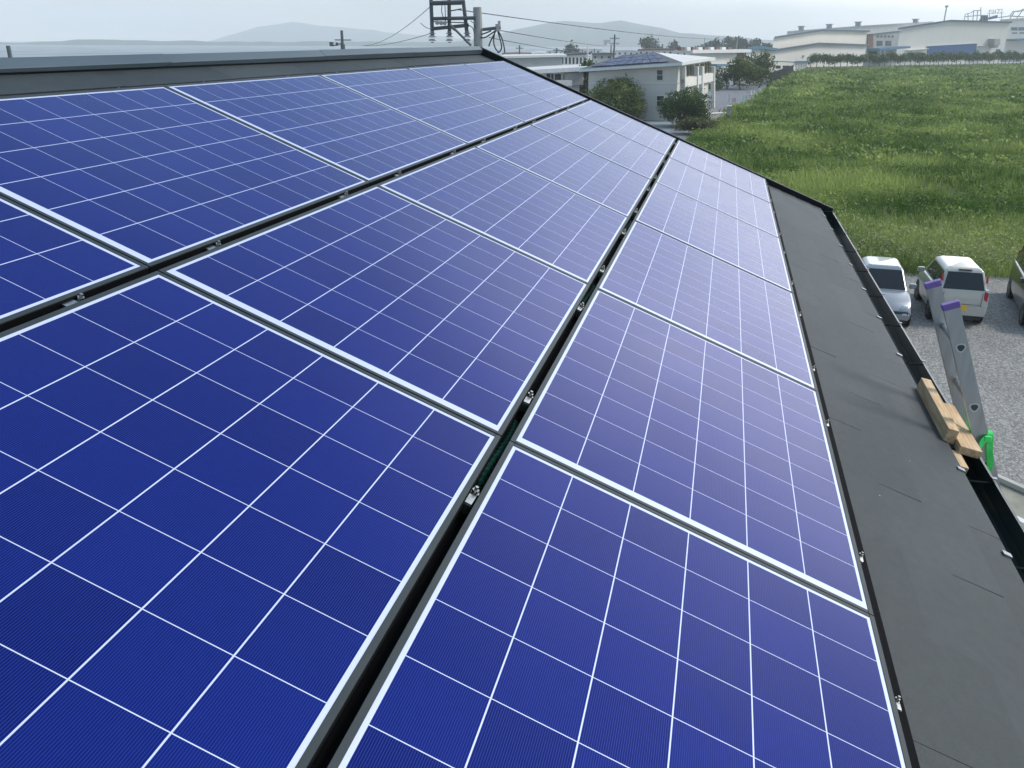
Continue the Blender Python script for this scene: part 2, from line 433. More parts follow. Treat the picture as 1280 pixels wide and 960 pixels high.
# ---- haze
M['haze'] = bpy.data.materials.new('haze_air'); M['haze'].use_nodes = True
t_ = M['haze'].node_tree; t_.nodes.clear()
o_ = t_.nodes.new('ShaderNodeOutputMaterial'); pv = t_.nodes.new('ShaderNodeVolumePrincipled')
pv.inputs['Color'].default_value = (.95, .97, .97, 1); pv.inputs['Density'].default_value = .00042; pv.inputs['Anisotropy'].default_value = .0
t_.links.new(pv.outputs[0], o_.inputs['Volume'])
hz = MB().b2((-450, -4100, ZG - 3), (5200, 4100, 165)).build('haze', M['haze']); tag(hz, kind='stuff')

# ================================================================== the house and its roof
house = empty('house', (0, 0, 0), 0, 'house with dark slate roof carrying the rows of blue solar panels', 'house')
EAVE_V, RIDGE_V, U0, U1 = -.745, 3.445, -7.0, 8.02
# slates, laid course over course
EXPO = .175; tops = []
vb = [3.41 - EXPO * k for k in range(24)]
vb = [v for v in vb if v > EAVE_V + .05] + [EAVE_V]
vb = vb[::-1] + [RIDGE_V - .005]
mb = MB()
for i in range(len(vb) - 1):
    v0, v1 = vb[i], vb[i + 1]
    u = U0 - (.455 if i % 2 else 0) - .075
    while u < U1:
        a = max(u, U0); b = min(u + .9088, U1)
        if b - a > .02:
            j = rnd.uniform(-.004, .004) if i else 0; h = rnd.uniform(-.0012, .0012)
            t1 = -.1 + h; t2 = -.1062 + h * .3
            P = [roofp(a, v0 + j, t1), roofp(b, v0 + j, t1), roofp(b, v1 + .03, t2), roofp(a, v1 + .03, t2)]
            Q = [roofp(a, v0 + j, t1 - .006), roofp(b, v0 + j, t1 - .006), roofp(b, v1 + .03, t2 - .004), roofp(a, v1 + .03, t2 - .004)]
            mb.add(P + Q, [(0, 1, 2, 3), (7, 6, 5, 4), (0, 4, 5, 1), (1, 5, 6, 2), (2, 6, 7, 3), (3, 7, 4, 0)])
        u += .910
roof = mb.build('roof_slates', M['slate'], house)
va_ = roof.data.attributes.new('var', 'FLOAT', 'FACE')
va_.data.foreach_set('value', np.repeat(rng.uniform(0, 1, len(roof.data.polygons) // 6 + 1), 6)[:len(roof.data.polygons)].astype(np.float32))
yr = roofp(0, RIDGE_V, -.1).y; zr = roofp(0, RIDGE_V, -.1).z; ye = roofp(0, EAVE_V, -.1).y; ze = roofp(0, EAVE_V, -.1).z
# deck under the slates and the far slope
mb = MB()
mb.prism([roofp(U0, EAVE_V + .02, -.113), roofp(U0, RIDGE_V, -.113), roofp(U0, RIDGE_V, -.20), roofp(U0, EAVE_V + .02, -.18)], (U1 - U0 - .01, 0, 0))
mb.prism([(U0, yr + .012, zr - .02), (U0, 2 * yr - ye, ze - .02), (U0, 2 * yr - ye, ze - .10), (U0, yr + .012, zr - .11)], (U1 - U0 - .01, 0, 0))
mb.build('roof_deck', mat('roof_deck', (.03, .032, .034), .9), house)
# ridge capping in lapped lengths
for k, (a, b) in enumerate([(-7.0, -3.2), (-3.25, -1.45), (-1.5, .35), (.30, 2.15), (2.10, 3.98), (3.93, 5.80), (5.75, 8.0)]):
    mb = MB(); ends = []
    for u_ in (a, b):
        dn = .0022 * (k % 2) + .0050 * max(u_ - 1, -3)
        p0, p1, p2 = roofp(u_, 3.400, -.095), roofp(u_, 3.400, -.079 + dn), roofp(u_, RIDGE_V + .012, -.060 + dn)
        ends.append([p0, p1, p2, Vector((u_, 2 * p2.y - p1.y, p1.z)), Vector((u_, 2 * p2.y - p0.y, p0.z)), Vector((u_, p2.y, p0.z + .012))])
    mb.add(ends[0] + ends[1], [tuple(range(6)), tuple(range(11, 5, -1))] + [(i, (i + 1) % 6, 6 + (i + 1) % 6, 6 + i) for i in range(6)])
    mb.build('ridge_cap', M['flash'], house, bevel=.003)
mb = MB()
# rake trim at the far gable
mb.prism([roofp(8.0, EAVE_V - .125, -.050), roofp(8.0, RIDGE_V + .05, -.030), roofp(8.0, RIDGE_V + .05, -.24), roofp(8.0, EAVE_V - .02, -.24), roofp(8.0, EAVE_V - .125, -.16)], (.06, 0, 0))
mb.prism([(8.0, yr + .03, zr + .035), (8.0, 2 * yr - ye + .07, ze + .02), (8.0, 2 * yr - ye + .07, ze - .12), (8.0, yr + .03, zr - .14)], (.055, 0, 0))
mb.build('rake_trim', M['rake'], house, bevel=.006)
MB().b2((-7.0, ye - .005, ze - .17), (8.0, ye + .02, ze - .012)).build('fascia', M['black_metal'], house)
# walls
mb = MB()
mb.b2((-6.6, ye + .55, ZG), (7.6, 2 * yr - ye - .55, ze - .10))
mb.prism([(7.6, ye + .56, ze - .11), (7.6, 2 * yr - ye - .56, ze - .11), (7.6, yr, zr - .25)], (-.12, 0, 0))
mb.prism([(-6.6, ye + .56, ze - .11), (-6.6, 2 * yr - ye - .56, ze - .11), (-6.6, yr, zr - .25)], (.12, 0, 0))
mb.build('wall', M['siding'], house)
# gutter
GY0, GY1, GZ = ye - .010, -.785, -.40
mb = MB(); th = .004
sec = [(GY0, GZ - .005), (GY0, GZ - .095), (GY0 - .03, GZ - .115), (GY1 + .02, GZ - .115), (GY1, GZ - .09), (GY1, GZ), (GY1 + .012, GZ + .003)]
inn = [(GY1 + .012, GZ - .004), (GY1 + .006, GZ - .006), (GY1 + .006, GZ - .088), (GY1 + .022, GZ - .109), (GY0 - .032, GZ - .109), (GY0 - .006, GZ - .092), (GY0 - .006, GZ - .005)]
mb.prism([(-7.0, y, z) for y, z in sec + inn], (14.96, 0, 0))
mb.prism([(7.96, GY0 + .002, GZ + .0), (7.96, GY0 + .002, GZ - .118), (7.96, GY1 - .004, GZ - .118), (7.96, GY1 - .004, GZ + .008)], (.02, 0, 0))
gut = mb.build('gutter', M['gutter'], house)
M['bracket'] = mat('galvanised_bracket', (.34, .34, .36), .45, .7)
for u in [7.5, 6.8, 6.05, 5.33, 4.57, 3.86, 3.12, 1.66, 1.0, .28, -.45]:
    mb = MB()
    mb.box((u, (GY1 + ye) / 2 + .01, GZ - .012), (.016, abs(GY1 - ye) + .02, .003))
    bk = mb.build('gutter_bracket', M['black_metal'], gut); mb = MB()
    mb.box((u, GY1 + .006, GZ + .010), (.020, .018, .006))
    mb.build('bracket_clip', M['bracket'], gut); mb = MB()
    mb.prism([roofp(u - .013, EAVE_V - .004, -.094), roofp(u - .013, EAVE_V + .028, -.094), roofp(u - .013, EAVE_V + .028, -.098), roofp(u - .013, EAVE_V - .004, -.11)], (.026, 0, 0))
    mb.build('bracket_clip', M['bracket'], gut)

# ================================================================== solar panels
def make_panel():
    root = empty('solar_panel')
    mb = MB(); D = .035
    a, b = .002, PU - .002
    w_ = PVW
    mb.b2((a, 0, -D), (b, .014, 0)); mb.b2((a, w_ - .014, -D), (b, w_, 0))
    mb.b2((a, .0142, -D), (a + LIP, w_ - .0142, 0)); mb.b2((b - LIP, .0142, -D), (b, w_ - .0142, 0))
    mb.build('frame', M['frame'], root, bevel=.0012, seg=1)
    MB().b2((a, -.0025, -D), (b, -.0003, -.0025)).build('shade_strip', M['black_metal'], root)  # added black strip, keeps the sunlit lower frame side dark in the gaps
    MB().b2((a + LIP - .001, .013, -.008), (b - LIP + .001, w_ - .013, -.0018)).build('glass', M['cells'], root)
    return root
proto = make_panel()
ROWS = ['bottom row', 'middle row', 'top row']
PL = {0: ['bottom row solar panel nearest the viewer, cut off by the lower picture edge',
          'second solar panel of the bottom row from the near end',
          'third solar panel of the bottom row, next to the timber and ladder top',
          'fourth solar panel of the bottom row, pale with sky glare',
          'fifth solar panel of the bottom row, second from the far roof edge',
          'bottom row solar panel at the far roof edge above the gutter corner'],
      1: ['large dark blue solar panel nearest the viewer in the middle row',
          'second solar panel of the middle row from the near end',
          'third solar panel of the middle row from the near end',
          'fourth solar panel of the middle row, pale with sky glare',
          'fifth solar panel of the middle row, second from the far roof edge',
          'middle row solar panel at the far roof edge'],
      2: ['corner of the nearest top row solar panel, cut off by the left picture edge',
          'second solar panel of the top row, reaching the left picture edge under the ridge',
          'third solar panel of the top row from the near end, below the ridge',
          'fourth solar panel of the top row, light blue below the ridge',
          'fifth solar panel of the top row, second from the far roof edge',
          'top row solar panel at the far roof edge below the utility tower']}
first = True
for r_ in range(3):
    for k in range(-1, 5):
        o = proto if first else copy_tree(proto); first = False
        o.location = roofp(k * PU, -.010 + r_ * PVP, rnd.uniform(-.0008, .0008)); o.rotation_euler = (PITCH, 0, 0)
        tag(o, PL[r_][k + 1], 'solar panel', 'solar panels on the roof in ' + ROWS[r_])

# rails in the gaps
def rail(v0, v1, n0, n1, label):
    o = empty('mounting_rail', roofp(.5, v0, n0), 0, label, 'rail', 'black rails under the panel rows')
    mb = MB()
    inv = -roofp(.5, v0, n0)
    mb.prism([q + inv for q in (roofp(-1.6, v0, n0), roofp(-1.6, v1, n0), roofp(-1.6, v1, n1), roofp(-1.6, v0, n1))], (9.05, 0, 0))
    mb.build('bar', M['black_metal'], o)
rail(-.046, -.013, -.066, -.019, 'black rail along the lower edge of the bottom panel row')  # rail with extra black width standing in for shadow along the panel edge
rail(.984, 1.004, -.085, -.055, 'black rail in the gap between the bottom and middle panel rows')
rail(2.000, 2.020, -.085, -.055, 'black rail in the gap between the middle and top panel rows')
rail(3.016, 3.034, -.085, -.030, 'black rail along the upper edge of the top panel row')

# clamps
def make_clamp():
    root = empty('panel_clamp')
    mb = MB(); mb.b2((-.034, -.009, -.004), (.004, .009, 0)); mb.b2((-.034, -.009, -.03), (-.0315, .009, -.0045)); mb.b2((-.032, .0095, -.004), (.004, .0112, .002))
    mb.build('plate', M['steel'], root, bevel=.001, seg=1)
    mb = MB(); mb.cyl((.018, 0, -.04), (.018, 0, -.002), .011, k=14); mb.cyl((.018, 0, -.001), (.018, 0, .006), .0085, k=6); mb.cyl((.018, 0, .0065), (.018, 0, .014), .0042, k=8)
    mb.build('bolt', M['steel'], root)
    return root
pc = make_clamp(); first = True
ORD = ['first', 'second', 'third', 'fourth', 'fifth', 'sixth', 'seventh', 'eighth', 'ninth', 'tenth', 'eleventh']
CU = [-.285, .285, 1.205, 1.80, 2.63, 3.265, 4.10, 4.70, 5.62, 6.2, 7.08]
for v, n, nm, grp in ((.995, -.008, 'in the gap below the middle panel row', 'clamps in the lower gap'),
                      (2.011, -.008, 'in the gap below the top panel row', 'clamps in the upper gap'),
                      (-.024, -.012, 'below the bottom panel row', 'clamps along the lower panel edge'),
                      (3.020, -.010, 'above the top panel row', 'clamps along the upper panel edge')):
    c0 = 1 if v > 3 else 0
    cu = [u for u in CU if u > 1] if v > 3 else CU
    for i, u in enumerate(cu):
        o = pc if first else copy_tree(pc); first = False
        o.location = roofp(u + rnd.uniform(-.008, .008), v, n); o.rotation_euler = (PITCH, 0, rnd.uniform(-.06, .06))
        o.scale = (1, 1, 1) if n > -.009 else (.55, .75, .8)
        tag(o, f'silver clamp bolt {nm}, {ORD[i]} from the near end', 'clamp', grp)
# corrugated cable sleeves in the lower gap
def sleeve(u0, u1, v, n, label):
    o = empty('cable_sleeve', roofp(u0, v, n), 0, label, 'cable', 'cable sleeves in the lower gap')
    inv = -roofp(u0, v, n)
    pts = []; rs = []; k = int((u1 - u0) / .006)
    for i in range(k + 1):
        f = i / k
        pts.append(roofp(u0 + (u1 - u0) * f, v + .004 * math.sin(f * 7), n - .02 * abs(2 * f - 1) ** 3) + inv); rs.append(.011 if i % 4 < 2 else .0075)
    MB().tube(pts, rs, 10).build('sleeve', M['conduit'], o, smooth=False)
sleeve(-.20, .24, .995, -.050, 'dark green corrugated cable sleeve in the gap, nearest the viewer')
sleeve(1.26, 1.72, .995, -.050, 'dark green corrugated cable sleeve in the gap, second from the viewer')
sleeve(2.70, 3.20, .995, -.050, 'dark green corrugated cable sleeve in the gap, farthest along')

# ================================================================== ladder, timber, strap
TH = 1.199; PH = -.013; LW = .066
ld = Vector((math.sin(PH) * math.cos(TH), -math.cos(TH), -math.sin(TH))).normalized()
lp = Vector((0, -math.sin(TH), math.cos(TH)))
T0 = Vector((2.095, -.562, .212)); LEN = (T0.z - ZG) / -ld.z
base = T0 + ld * LEN
ladder = empty('ladder', base, 0, 'aluminium ladder with purple end caps leaning on the gutter', 'ladder')
USEP = .371
def stile(off):
    mb = MB(); e = Vector((off, 0, 0))
    S = lambda t, q, x: T0 + e + ld * t + lp * q + Vector((x, 0, 0)) - base
    # channel section: web on the outside, two flanges turned inwards
    sg = 1 if off == 0 else -1; w0 = 0 if off == 0 else 0
    X = lambda x: sg * x if off == 0 else x
    for q0, q1, x0, x1 in ((0, LW, 0, .003), (0, .004, .0032, .028), (LW - .004, LW, .0032, .028)):
        A = [S(.004, q0, x0), S(.004, q1, x0), S(.004, q1, x1), S(.004, q0, x1)]
        mb.prism(A, ld * (LEN - .05))
    st = mb.build('stile', M['alu'], ladder)
    mb = MB()
    A = [S(-.012, -.004, -.004), S(-.012, LW + .004, -.004), S(-.012, LW + .004, .032), S(-.012, -.004, .032)]
    mb.prism(A, ld * .030)
    mb.build('end_cap', M['purple'], st, bevel=.004)
    mb = MB()
    A = [S(LEN - .09, -.006, -.005), S(LEN - .09, LW + .006, -.005), S(LEN - .09, LW + .006, .033), S(LEN - .09, -.006, .033)]
    mb.prism(A, ld * .085); mb.build('rubber_foot', M['black_metal'], st)
    return st
s0 = stile(0.0); s1 = stile(USEP)
for i in range(int(LEN / .30)):
    t = .22 + i * .30
    c = T0 + ld * t + lp * (LW / 2) - base
    mb = MB(); mb.tube([c + Vector((.0035, 0, 0)), c + Vector((USEP, 0, 0))], .014, 10); mb.build('rung', M['alu'], ladder, smooth=True)
    if i in (0, 1, 2, 3):
        pass
for t in (.205, .505, .805):
    c = T0 + ld * t + lp * (LW / 2) - base
    for nm, rad, xx in (('badge_rim', .0215, -.0012), ('badge_face', .0150, -.0024)):
        pts = []
        for j in range(18):
            a = 2 * math.pi * j / 18; rr = rad * (1 + .10 * math.cos(3 * a))
            pts.append(c + lp * (rr * math.cos(a + .3)) - ld * (rr * math.sin(a + .3)) + Vector((xx, 0, 0)))
        MB().prism(pts, (.0045, 0, 0)).build(nm, M['badge_ring'] if nm == 'badge_rim' else M['badge'], s0)
# timber pieces between ladder and gutter
def timber(name, u, v, n, label, skew=0, grp='timber offcuts between ladder and gutter'):
    c = roofp(sum(u) / 2, sum(v) / 2, sum(n) / 2)
    d = (u[1] - u[0], v[1] - v[0], n[1] - n[0])
    o = MB().box((0, 0, 0), d).build(name, M['wood'], bevel=.003)
    o.location = c; o.rotation_euler = (PITCH * .55 + .0, 0, skew); tag(o, label, 'timber', grp); return o
timber('timber_board', (1.95, 2.60), (-.772, -.722), (-.105, -.035), 'longest timber board set on edge along the roof edge', -.01)
timber('timber_board', (1.88, 2.42), (-.872, -.776), (-.100, -.062), 'flat timber board between the upright board and the ladder', .0)
timber('timber_block', (1.735, 1.90), (-.800, -.760), (-.175, -.106), 'small timber block under the near end of the boards')
# green strap round the near stile and the gutter
def ribbon(mb, pts, wid, th=.002):
    pts = [Vector(p) for p in pts]; n = len(pts); vs = []
    for i, p in enumerate(pts):
        t = (pts[min(i + 1, n - 1)] - pts[max(i - 1, 0)]).normalized(); s_ = wid[i]; nn = t.cross(s_.normalized()).normalized() * th
        vs += [p - s_ / 2, p + s_ / 2, p + s_ / 2 + nn, p - s_ / 2 + nn]
    fs = []
    for i in range(n - 1):
        for j in range(4): fs.append((i * 4 + j, i * 4 + (j + 1) % 4, i * 4 + 4 + (j + 1) % 4, i * 4 + 4 + j))
    mb.add(vs, fs + [(0, 1, 2, 3), tuple((n - 1) * 4 + j for j in (3, 2, 1, 0))])
SH = .085
strap = empty('lashing_strap', roofp(1.85, -.8, -.1), 0, 'bright green webbing strap tying the ladder to the gutter', 'strap')
inv = -roofp(1.85, -.8, -.1)
def S0(t, q, x): return T0 + ld * (t + SH) + lp * q + Vector((x, 0, 0)) + inv
def sm(pts, k=5):
    P = [Vector(p) for p in pts]; o = []
    for i in range(len(P) - 1):
        p0 = P[max(i - 1, 0)]; p1 = P[i]; p2 = P[i + 1]; p3 = P[min(i + 2, len(P) - 1)]
        for j in range(k):
            s = j / k
            o.append(.5 * ((2 * p1) + (p2 - p0) * s + (2 * p0 - 5 * p1 + 4 * p2 - p3) * s * s + (3 * p1 - p0 - 3 * p2 + p3) * s ** 3))
    return o + [P[-1]]
mb = MB()
c1 = sm([S0(.71, -.03, -.03), S0(.66, -.005, -.045), S0(.60, .02, -.030), S0(.585, .05, -.010), S0(.60, LW + .006, .006), S0(.60, LW + .006, .03)])
ribbon(mb, c1, [ld * .034] * len(c1))
c2 = sm([S0(.56, LW + .006, .02), S0(.575, LW + .004, -.006), S0(.64, LW - .012, -.012), S0(.70, .045, -.014), S0(.745, .03, -.010), S0(.76, .01, -.006)])
ribbon(mb, c2, [lp * .026 + ld * .008] * len(c2))
SH = 0
c3 = sm([S0(.545, -.004, .10), S0(.56, -.006, .08), S0(.60, -.006, .03), S0(.63, -.004, -.006)])
ribbon(mb, c3, [ld * .026] * len(c3))
mb.build('webbing', M['green'], strap)
SH = .085
mb = MB(); mb.box(S0(.585, .055, -.014), (.012, .03, .03)); mb.build('buckle', M['green'], strap, bevel=.004)

# ================================================================== vegetation
def leaf_quads(C, size, up=.35):
    """random leaf quads round centres C (n,3)"""
    n = len(C); nr = rng.normal(size=(n, 3)); nr[:, 2] = np.abs(nr[:, 2]) + up; nr /= np.linalg.norm(nr, axis=1)[:, None]
    a = np.cross(nr, rng.normal(size=(n, 3))); a /= np.linalg.norm(a, axis=1)[:, None]; b = np.cross(nr, a)
    s = size * rng.uniform(.6, 1.4, (n, 1)); l = s * rng.uniform(.9, 1.6, (n, 1))
    return np.stack([C - a * s * .5, C + b * l * .28 + a * s * .05, C + a * s * .5, C - b * l * .28 + a * s * .03], 1)
def crown_points(blobs, n):
    P = []; tot = sum(b[3] * b[4] * b[5] for b in blobs)
    for x, y, z, rx, ry, rz in blobs:
        k = max(6, int(n * rx * ry * rz / tot))
        d = rng.normal(size=(k, 3)); d /= np.linalg.norm(d, axis=1)[:, None]
        r_ = rng.uniform(.2, 1, (k, 1)) ** .33
        lump = 1 + .16 * np.sin(d[:, :1] * 7 + x * 3) * np.cos(d[:, 1:2] * 6 + y) + .12 * np.sin(d[:, 2:3] * 9 + z)
        P.append(np.array([x, y, z]) + d * r_ * lump * np.array([rx, ry, rz]))
    return np.concatenate(P)
def tree(name, base, label, cat, blobs, n, leaf, mt, trunk, group=None, stems=1, crown_name='crown'):
    o = empty(name, base, 0, label, cat, group)
    C = crown_points(blobs, n)
    # clumps: several leaves per twig
    C = np.repeat(C, 3, 0) + rng.normal(0, leaf * .55, (len(C) * 3, 3)); C[:, 2] = np.maximum(C[:, 2], .05)
    quads(crown_name, leaf_quads(C, leaf), mt, o, rng.uniform(0, 1, len(C)))
    mb = MB(); top = max(b[2] for b in blobs)
    for s in range(stems):
        a = rnd.uniform(0, 6.28); rr = 0 if stems == 1 else .18 * trunk * 8
        p0 = Vector((rr * math.cos(a) * .4, rr * math.sin(a) * .4, -.05))
        hd = blobs[s % len(blobs)]
        p2 = Vector((hd[0] * .7, hd[1] * .7, hd[2]))
        mb.tube([p0, p0.lerp(p2, .5) + Vector((rnd.uniform(-.1, .1), rnd.uniform(-.1, .1), 0)), p2], [trunk, trunk * .75, trunk * .35], 7)
        for j in range(min(4, len(blobs))):
            q = blobs[(s + j) % len(blobs)]
            mb.tube([p0.lerp(p2, .55), Vector((q[0], q[1], q[2] + q[5] * .3))], [trunk * .5, trunk * .15], 5)
    mb.build('trunk', M['bark'], o)
    return o
M['bark'] = mat('bark', (.055, .042, .030), .9, c2=(.10, .08, .06), scale=8)
M['leaf_dark'] = foliage('leaf_dark', (.034, .072, .018), (.125, .19, .045), .9)
M['leaf_olive'] = foliage('leaf_olive', (.050, .085, .015), (.19, .225, .05), .8)
M['leaf_mid'] = foliage('leaf_mid', (.034, .078, .016), (.105, .175, .040), .5)
M['leaf_brown'] = foliage('leaf_brown', (.060, .072, .022), (.18, .170, .060), .6)
M['wood_far'] = foliage('leaf_far', (.020, .040, .014), (.055, .085, .030), .12)

def blobset(rx, ry, h0, h1, k, sz=.5):
    B = []
    for i in range(k):
        a = rnd.uniform(0, 6.28); rr = math.sqrt(rnd.random()) * (1 - sz * .55)
        z = rnd.uniform(h0, h1); f = 1 - .5 * abs((z - h0) / (h1 - h0) - .35)
        B.append((rr * math.cos(a) * rx * f, rr * math.sin(a) * ry * f, z, rx * sz * rnd.uniform(.8, 1.15), ry * sz * rnd.uniform(.8, 1.15), (h1 - h0) * .45 * rnd.uniform(.7, 1.1)))
    return B
# two big rounded shrubs in front of the apartment block
b1 = on_ground(772, 150)
tree('shrub', b1, 'wide olive green bush in front of the pale apartment block, beside the roof edge', 'bush', blobset(5.6, 3.4, 1.0, 3.3, 24, .44), 11000, .17, M['leaf_olive'], .10, 'bushes by the apartment block', 3)
tree('shrub', on_ground(728, 132), 'low bush at the left end of the wide olive bush', 'bush', blobset(4.8, 2.6, .9, 2.6, 14, .45), 6000, .18, M['leaf_olive'], .08, 'bushes by the apartment block', 2)
b2 = on_ground(856, 158)
tree('shrub', b2, 'rounded dark green bush at the corner of the apartment block', 'bush', blobset(2.7, 2.4, .8, 3.2, 16, .5), 5500, .16, M['leaf_dark'], .10, 'bushes by the apartment block', 3)
tree('shrub', on_ground(868, 168), 'low weedy bush between the rounded bush and the roof edge', 'bush', blobset(1.8, 2.4, .4, 1.2, 8, .5), 1500, .15, M['leaf_brown'], .05, None, 2)
# trees and scrub along the far side of the road
for x, y, rx, h0, h1, k, n, mt, lb in ((925, 112, 3.6, 1.2, 4.2, 8, 1600, 'leaf_olive', 'olive green roadside tree left of the dark slanted fence'),
                                     (948, 110, 3.2, 1.3, 5.0, 8, 1100, 'leaf_dark', 'dark roadside tree right beside the dark slanted fence'),
                                     (909, 111, 2.6, .8, 3.2, 6, 700, 'leaf_mid', 'small green roadside tree behind the parked white car'),
                                     (936, 107, 3.4, 1.5, 5.6, 8, 1000, 'leaf_dark', 'tallest roadside tree in front of the blue roofed shed')):
    tree('roadside_tree', on_ground(x, y), lb, 'tree', blobset(rx, rx, h0, h1, k, .5), n, .30, M[mt], .12, 'trees along the road', 1)
tree('bush', on_ground(893, 113), 'low green bush below the parked white car', 'bush', blobset(3.0, 1.6, .5, 1.0, 6, .5), 500, .25, M['leaf_mid'], .06, None, 2)
# dark tree left of the apartment block
tree('dark_tree', at(735, 110, 105) * 1.0, 'dark narrow tree between the low house and the apartment block', 'tree', [], 0, .25, M['leaf_dark'], .15) if False else None
pt = at(736, 110, 112); pt.z = ZG
tree('dark_tree', pt, 'dark narrow tree between the low house and the apartment block', 'tree', blobset(1.5, 1.5, 2.6, 5.2, 8, .55), 1300, .24, M['leaf_dark'], .16)

# clipped row of trees across the far end of the field
HA, HB = Vector((294, -24, ZG)), Vector((407, -117.5, ZG))
protos = []
nH = 46
for i in range(nH + 3):
    f = i / nH; p = HA.lerp(HB, f)
    f2 = 1 + .12 * math.sin(i * 1.7)
    lb = f'clipped roadside tree at the far edge of the field, number {i+1} from the left end'
    if i < 4:
        B = [(rnd.uniform(-.5, .5), rnd.uniform(-.9, .9), rnd.uniform(2.7, 3.7), 1.25, 1.5, .95) for _ in range(4)]
        o = tree('clipped_tree', p, 'x', 'tree', B, 230, .42, M['leaf_dark'] if i % 2 else M['leaf_mid'], .13)
        protos.append(o)
    else:
        o = copy_tree(protos[i % 4]); o.location = p
    o.rotation_euler = (0, 0, math.atan2((HB - HA).y, (HB - HA).x) - math.pi / 2 + rnd.uniform(-.3, .3))
    o.scale = (1, 1, rnd.uniform(.92, 1.12) * (1 + .12 * f))
    place = 'at the left end of the row' if i == 0 else None
    o['label'] = place and 'clipped tree at the left end of the row across the far field' or 'small clipped tree in the even row across the far end of the field'
    tag(o, None, 'tree', 'clipped trees along the far field edge')

# ---- field grass
M['grass'] = foliage('grass_blades', (.055, .125, .010), (.37, .44, .12), .13, trans=.42, gain=2.9)
def in_poly(X, Y, poly):
    c = np.zeros(len(X), bool); n = len(poly); j = n - 1
    for i in range(n):
        xi, yi = poly[i]; xj, yj = poly[j]
        k = ((yi > Y) != (yj > Y)) & (X < (xj - xi) * (Y - yi) / (yj - yi + 1e-12) + xi)
        c ^= k; j = i
    return c
FP = FIELD_L + [(405, -116), (470, -150), (380, -150), (120, -60), (60, -30), (29.8, -13.5), (29.9, -9.4), (29.7, -8.0), (29.5, -6.9), (29.7, -6.2)]
def tufts(x0, x1, dens, h, wid, nb, spread):
    A = []
    ylo, yhi = -150, 6
    area = (x1 - x0) * (yhi - ylo); n = int(area * dens)
    X = rng.uniform(x0, x1, n); Y = rng.uniform(ylo, yhi, n)
    az = np.degrees(np.arctan2(Y - CAM[1], X - CAM[0]))
    k = in_poly(X, Y, FP) & (az > -23.5)
    X, Y = X[k], Y[k]; n = len(X)
    low = .5 + .5 * np.sin(X * .31 + 2 * np.sin(Y * .23)) * np.cos(Y * .37 + X * .05)
    hh = h * (.55 + .6 * low) * rng.uniform(.7, 1.25, n)
    X = np.repeat(X, nb) + rng.normal(0, spread, n * nb); Y = np.repeat(Y, nb) + rng.normal(0, spread, n * nb)
    hh = np.repeat(hh, nb) * rng.uniform(.55, 1.15, n * nb); tv = np.repeat(rng.uniform(0, 1, n), nb) * .6 + rng.uniform(0, .4, n * nb)
    a = rng.uniform(0, 2 * np.pi, n * nb); lean = rng.uniform(.1, .6, n * nb) * hh
    d = np.stack([np.cos(a), np.sin(a), 0 * a], 1); s = np.stack([-np.sin(a), np.cos(a), 0 * a], 1) * (wid * rng.uniform(.6, 1.4, n * nb))[:, None]
    B = np.stack([X, Y, np.full_like(X, ZG + .01)], 1)
    m1 = B + d * (lean * .3)[:, None]; m1[:, 2] += hh * .6
    tp = B + d * lean[:, None]; tp[:, 2] += hh
    q1 = np.stack([B - s * .5, B + s * .5, m1 + s * .45, m1 - s * .45], 1)
    q2 = np.stack([m1 - s * .45, m1 + s * .45, tp + s * .08, tp - s * .08], 1)
    return np.concatenate([q1, q2]), np.concatenate([tv, tv])
parts = [tufts(29.3, 48, 11, .56, .024, 11, .15), tufts(48, 90, 3.8, .66, .045, 10, .24), tufts(90, 180, 1.3, .75, .10, 8, .42), tufts(180, 410, .34, .85, .26, 7, .7)]
# broad leaved weeds between the grasses
for x0_, x1_, n_, sz in ((29.4, 60, 15000, .13), (60, 130, 16000, .26), (130, 400, 14000, .6)):
    X = rng.uniform(x0_, x1_, n_ * 4); Y = rng.uniform(-130, 6, n_ * 4)
    k = in_poly(X, Y, FP) & (np.degrees(np.arctan2(Y - CAM[1], X - CAM[0])) > -23.5)
    k &= (np.sin(X * .47 + 1.7 * np.sin(Y * .31)) * np.cos(Y * .53 + X * .11) > -.15)
    X, Y = X[k][:n_], Y[k][:n_]
    C = np.stack([X, Y, ZG + rng.uniform(.15, .62, len(X))], 1); C = np.repeat(C, 3, 0) + rng.normal(0, sz * .8, (len(X) * 3, 3)) * np.array([1, 1, .5]); C[:, 2] = np.maximum(C[:, 2], ZG + .06)
    parts.append((leaf_quads(C, sz), np.repeat(rng.uniform(.1, .95, len(X)), 3)))
g = quads('field_grass', np.concatenate([p[0] for p in parts]), M['grass'], None, np.concatenate([p[1] for p in parts]))
tag(g, 'tall green grass and weeds covering the field', 'grass', kind='stuff')
# pale seed heads and weeds along the near edge
M['seed'] = foliage('pale_weeds', (.26, .27, .12), (.48, .46, .27), .8)
n = 4200
X = 29.8 + np.abs(rng.normal(0, 4.2, n)); Y = rng.uniform(-14, 3, n)
k = in_poly(X, Y, FP); X, Y = X[k], Y[k]
C = np.stack([X, Y, ZG + rng.uniform(.35, .75, len(X))], 1)
C = np.repeat(C, 4, 0) + rng.normal(0, .05, (len(C) * 4, 3))
tag(quads('weed_heads', leaf_quads(C, .055), M['seed'], None, rng.uniform(0, 1, len(C))), 'pale seed heads of weeds at the near edge of the field', 'weeds', kind='stuff')
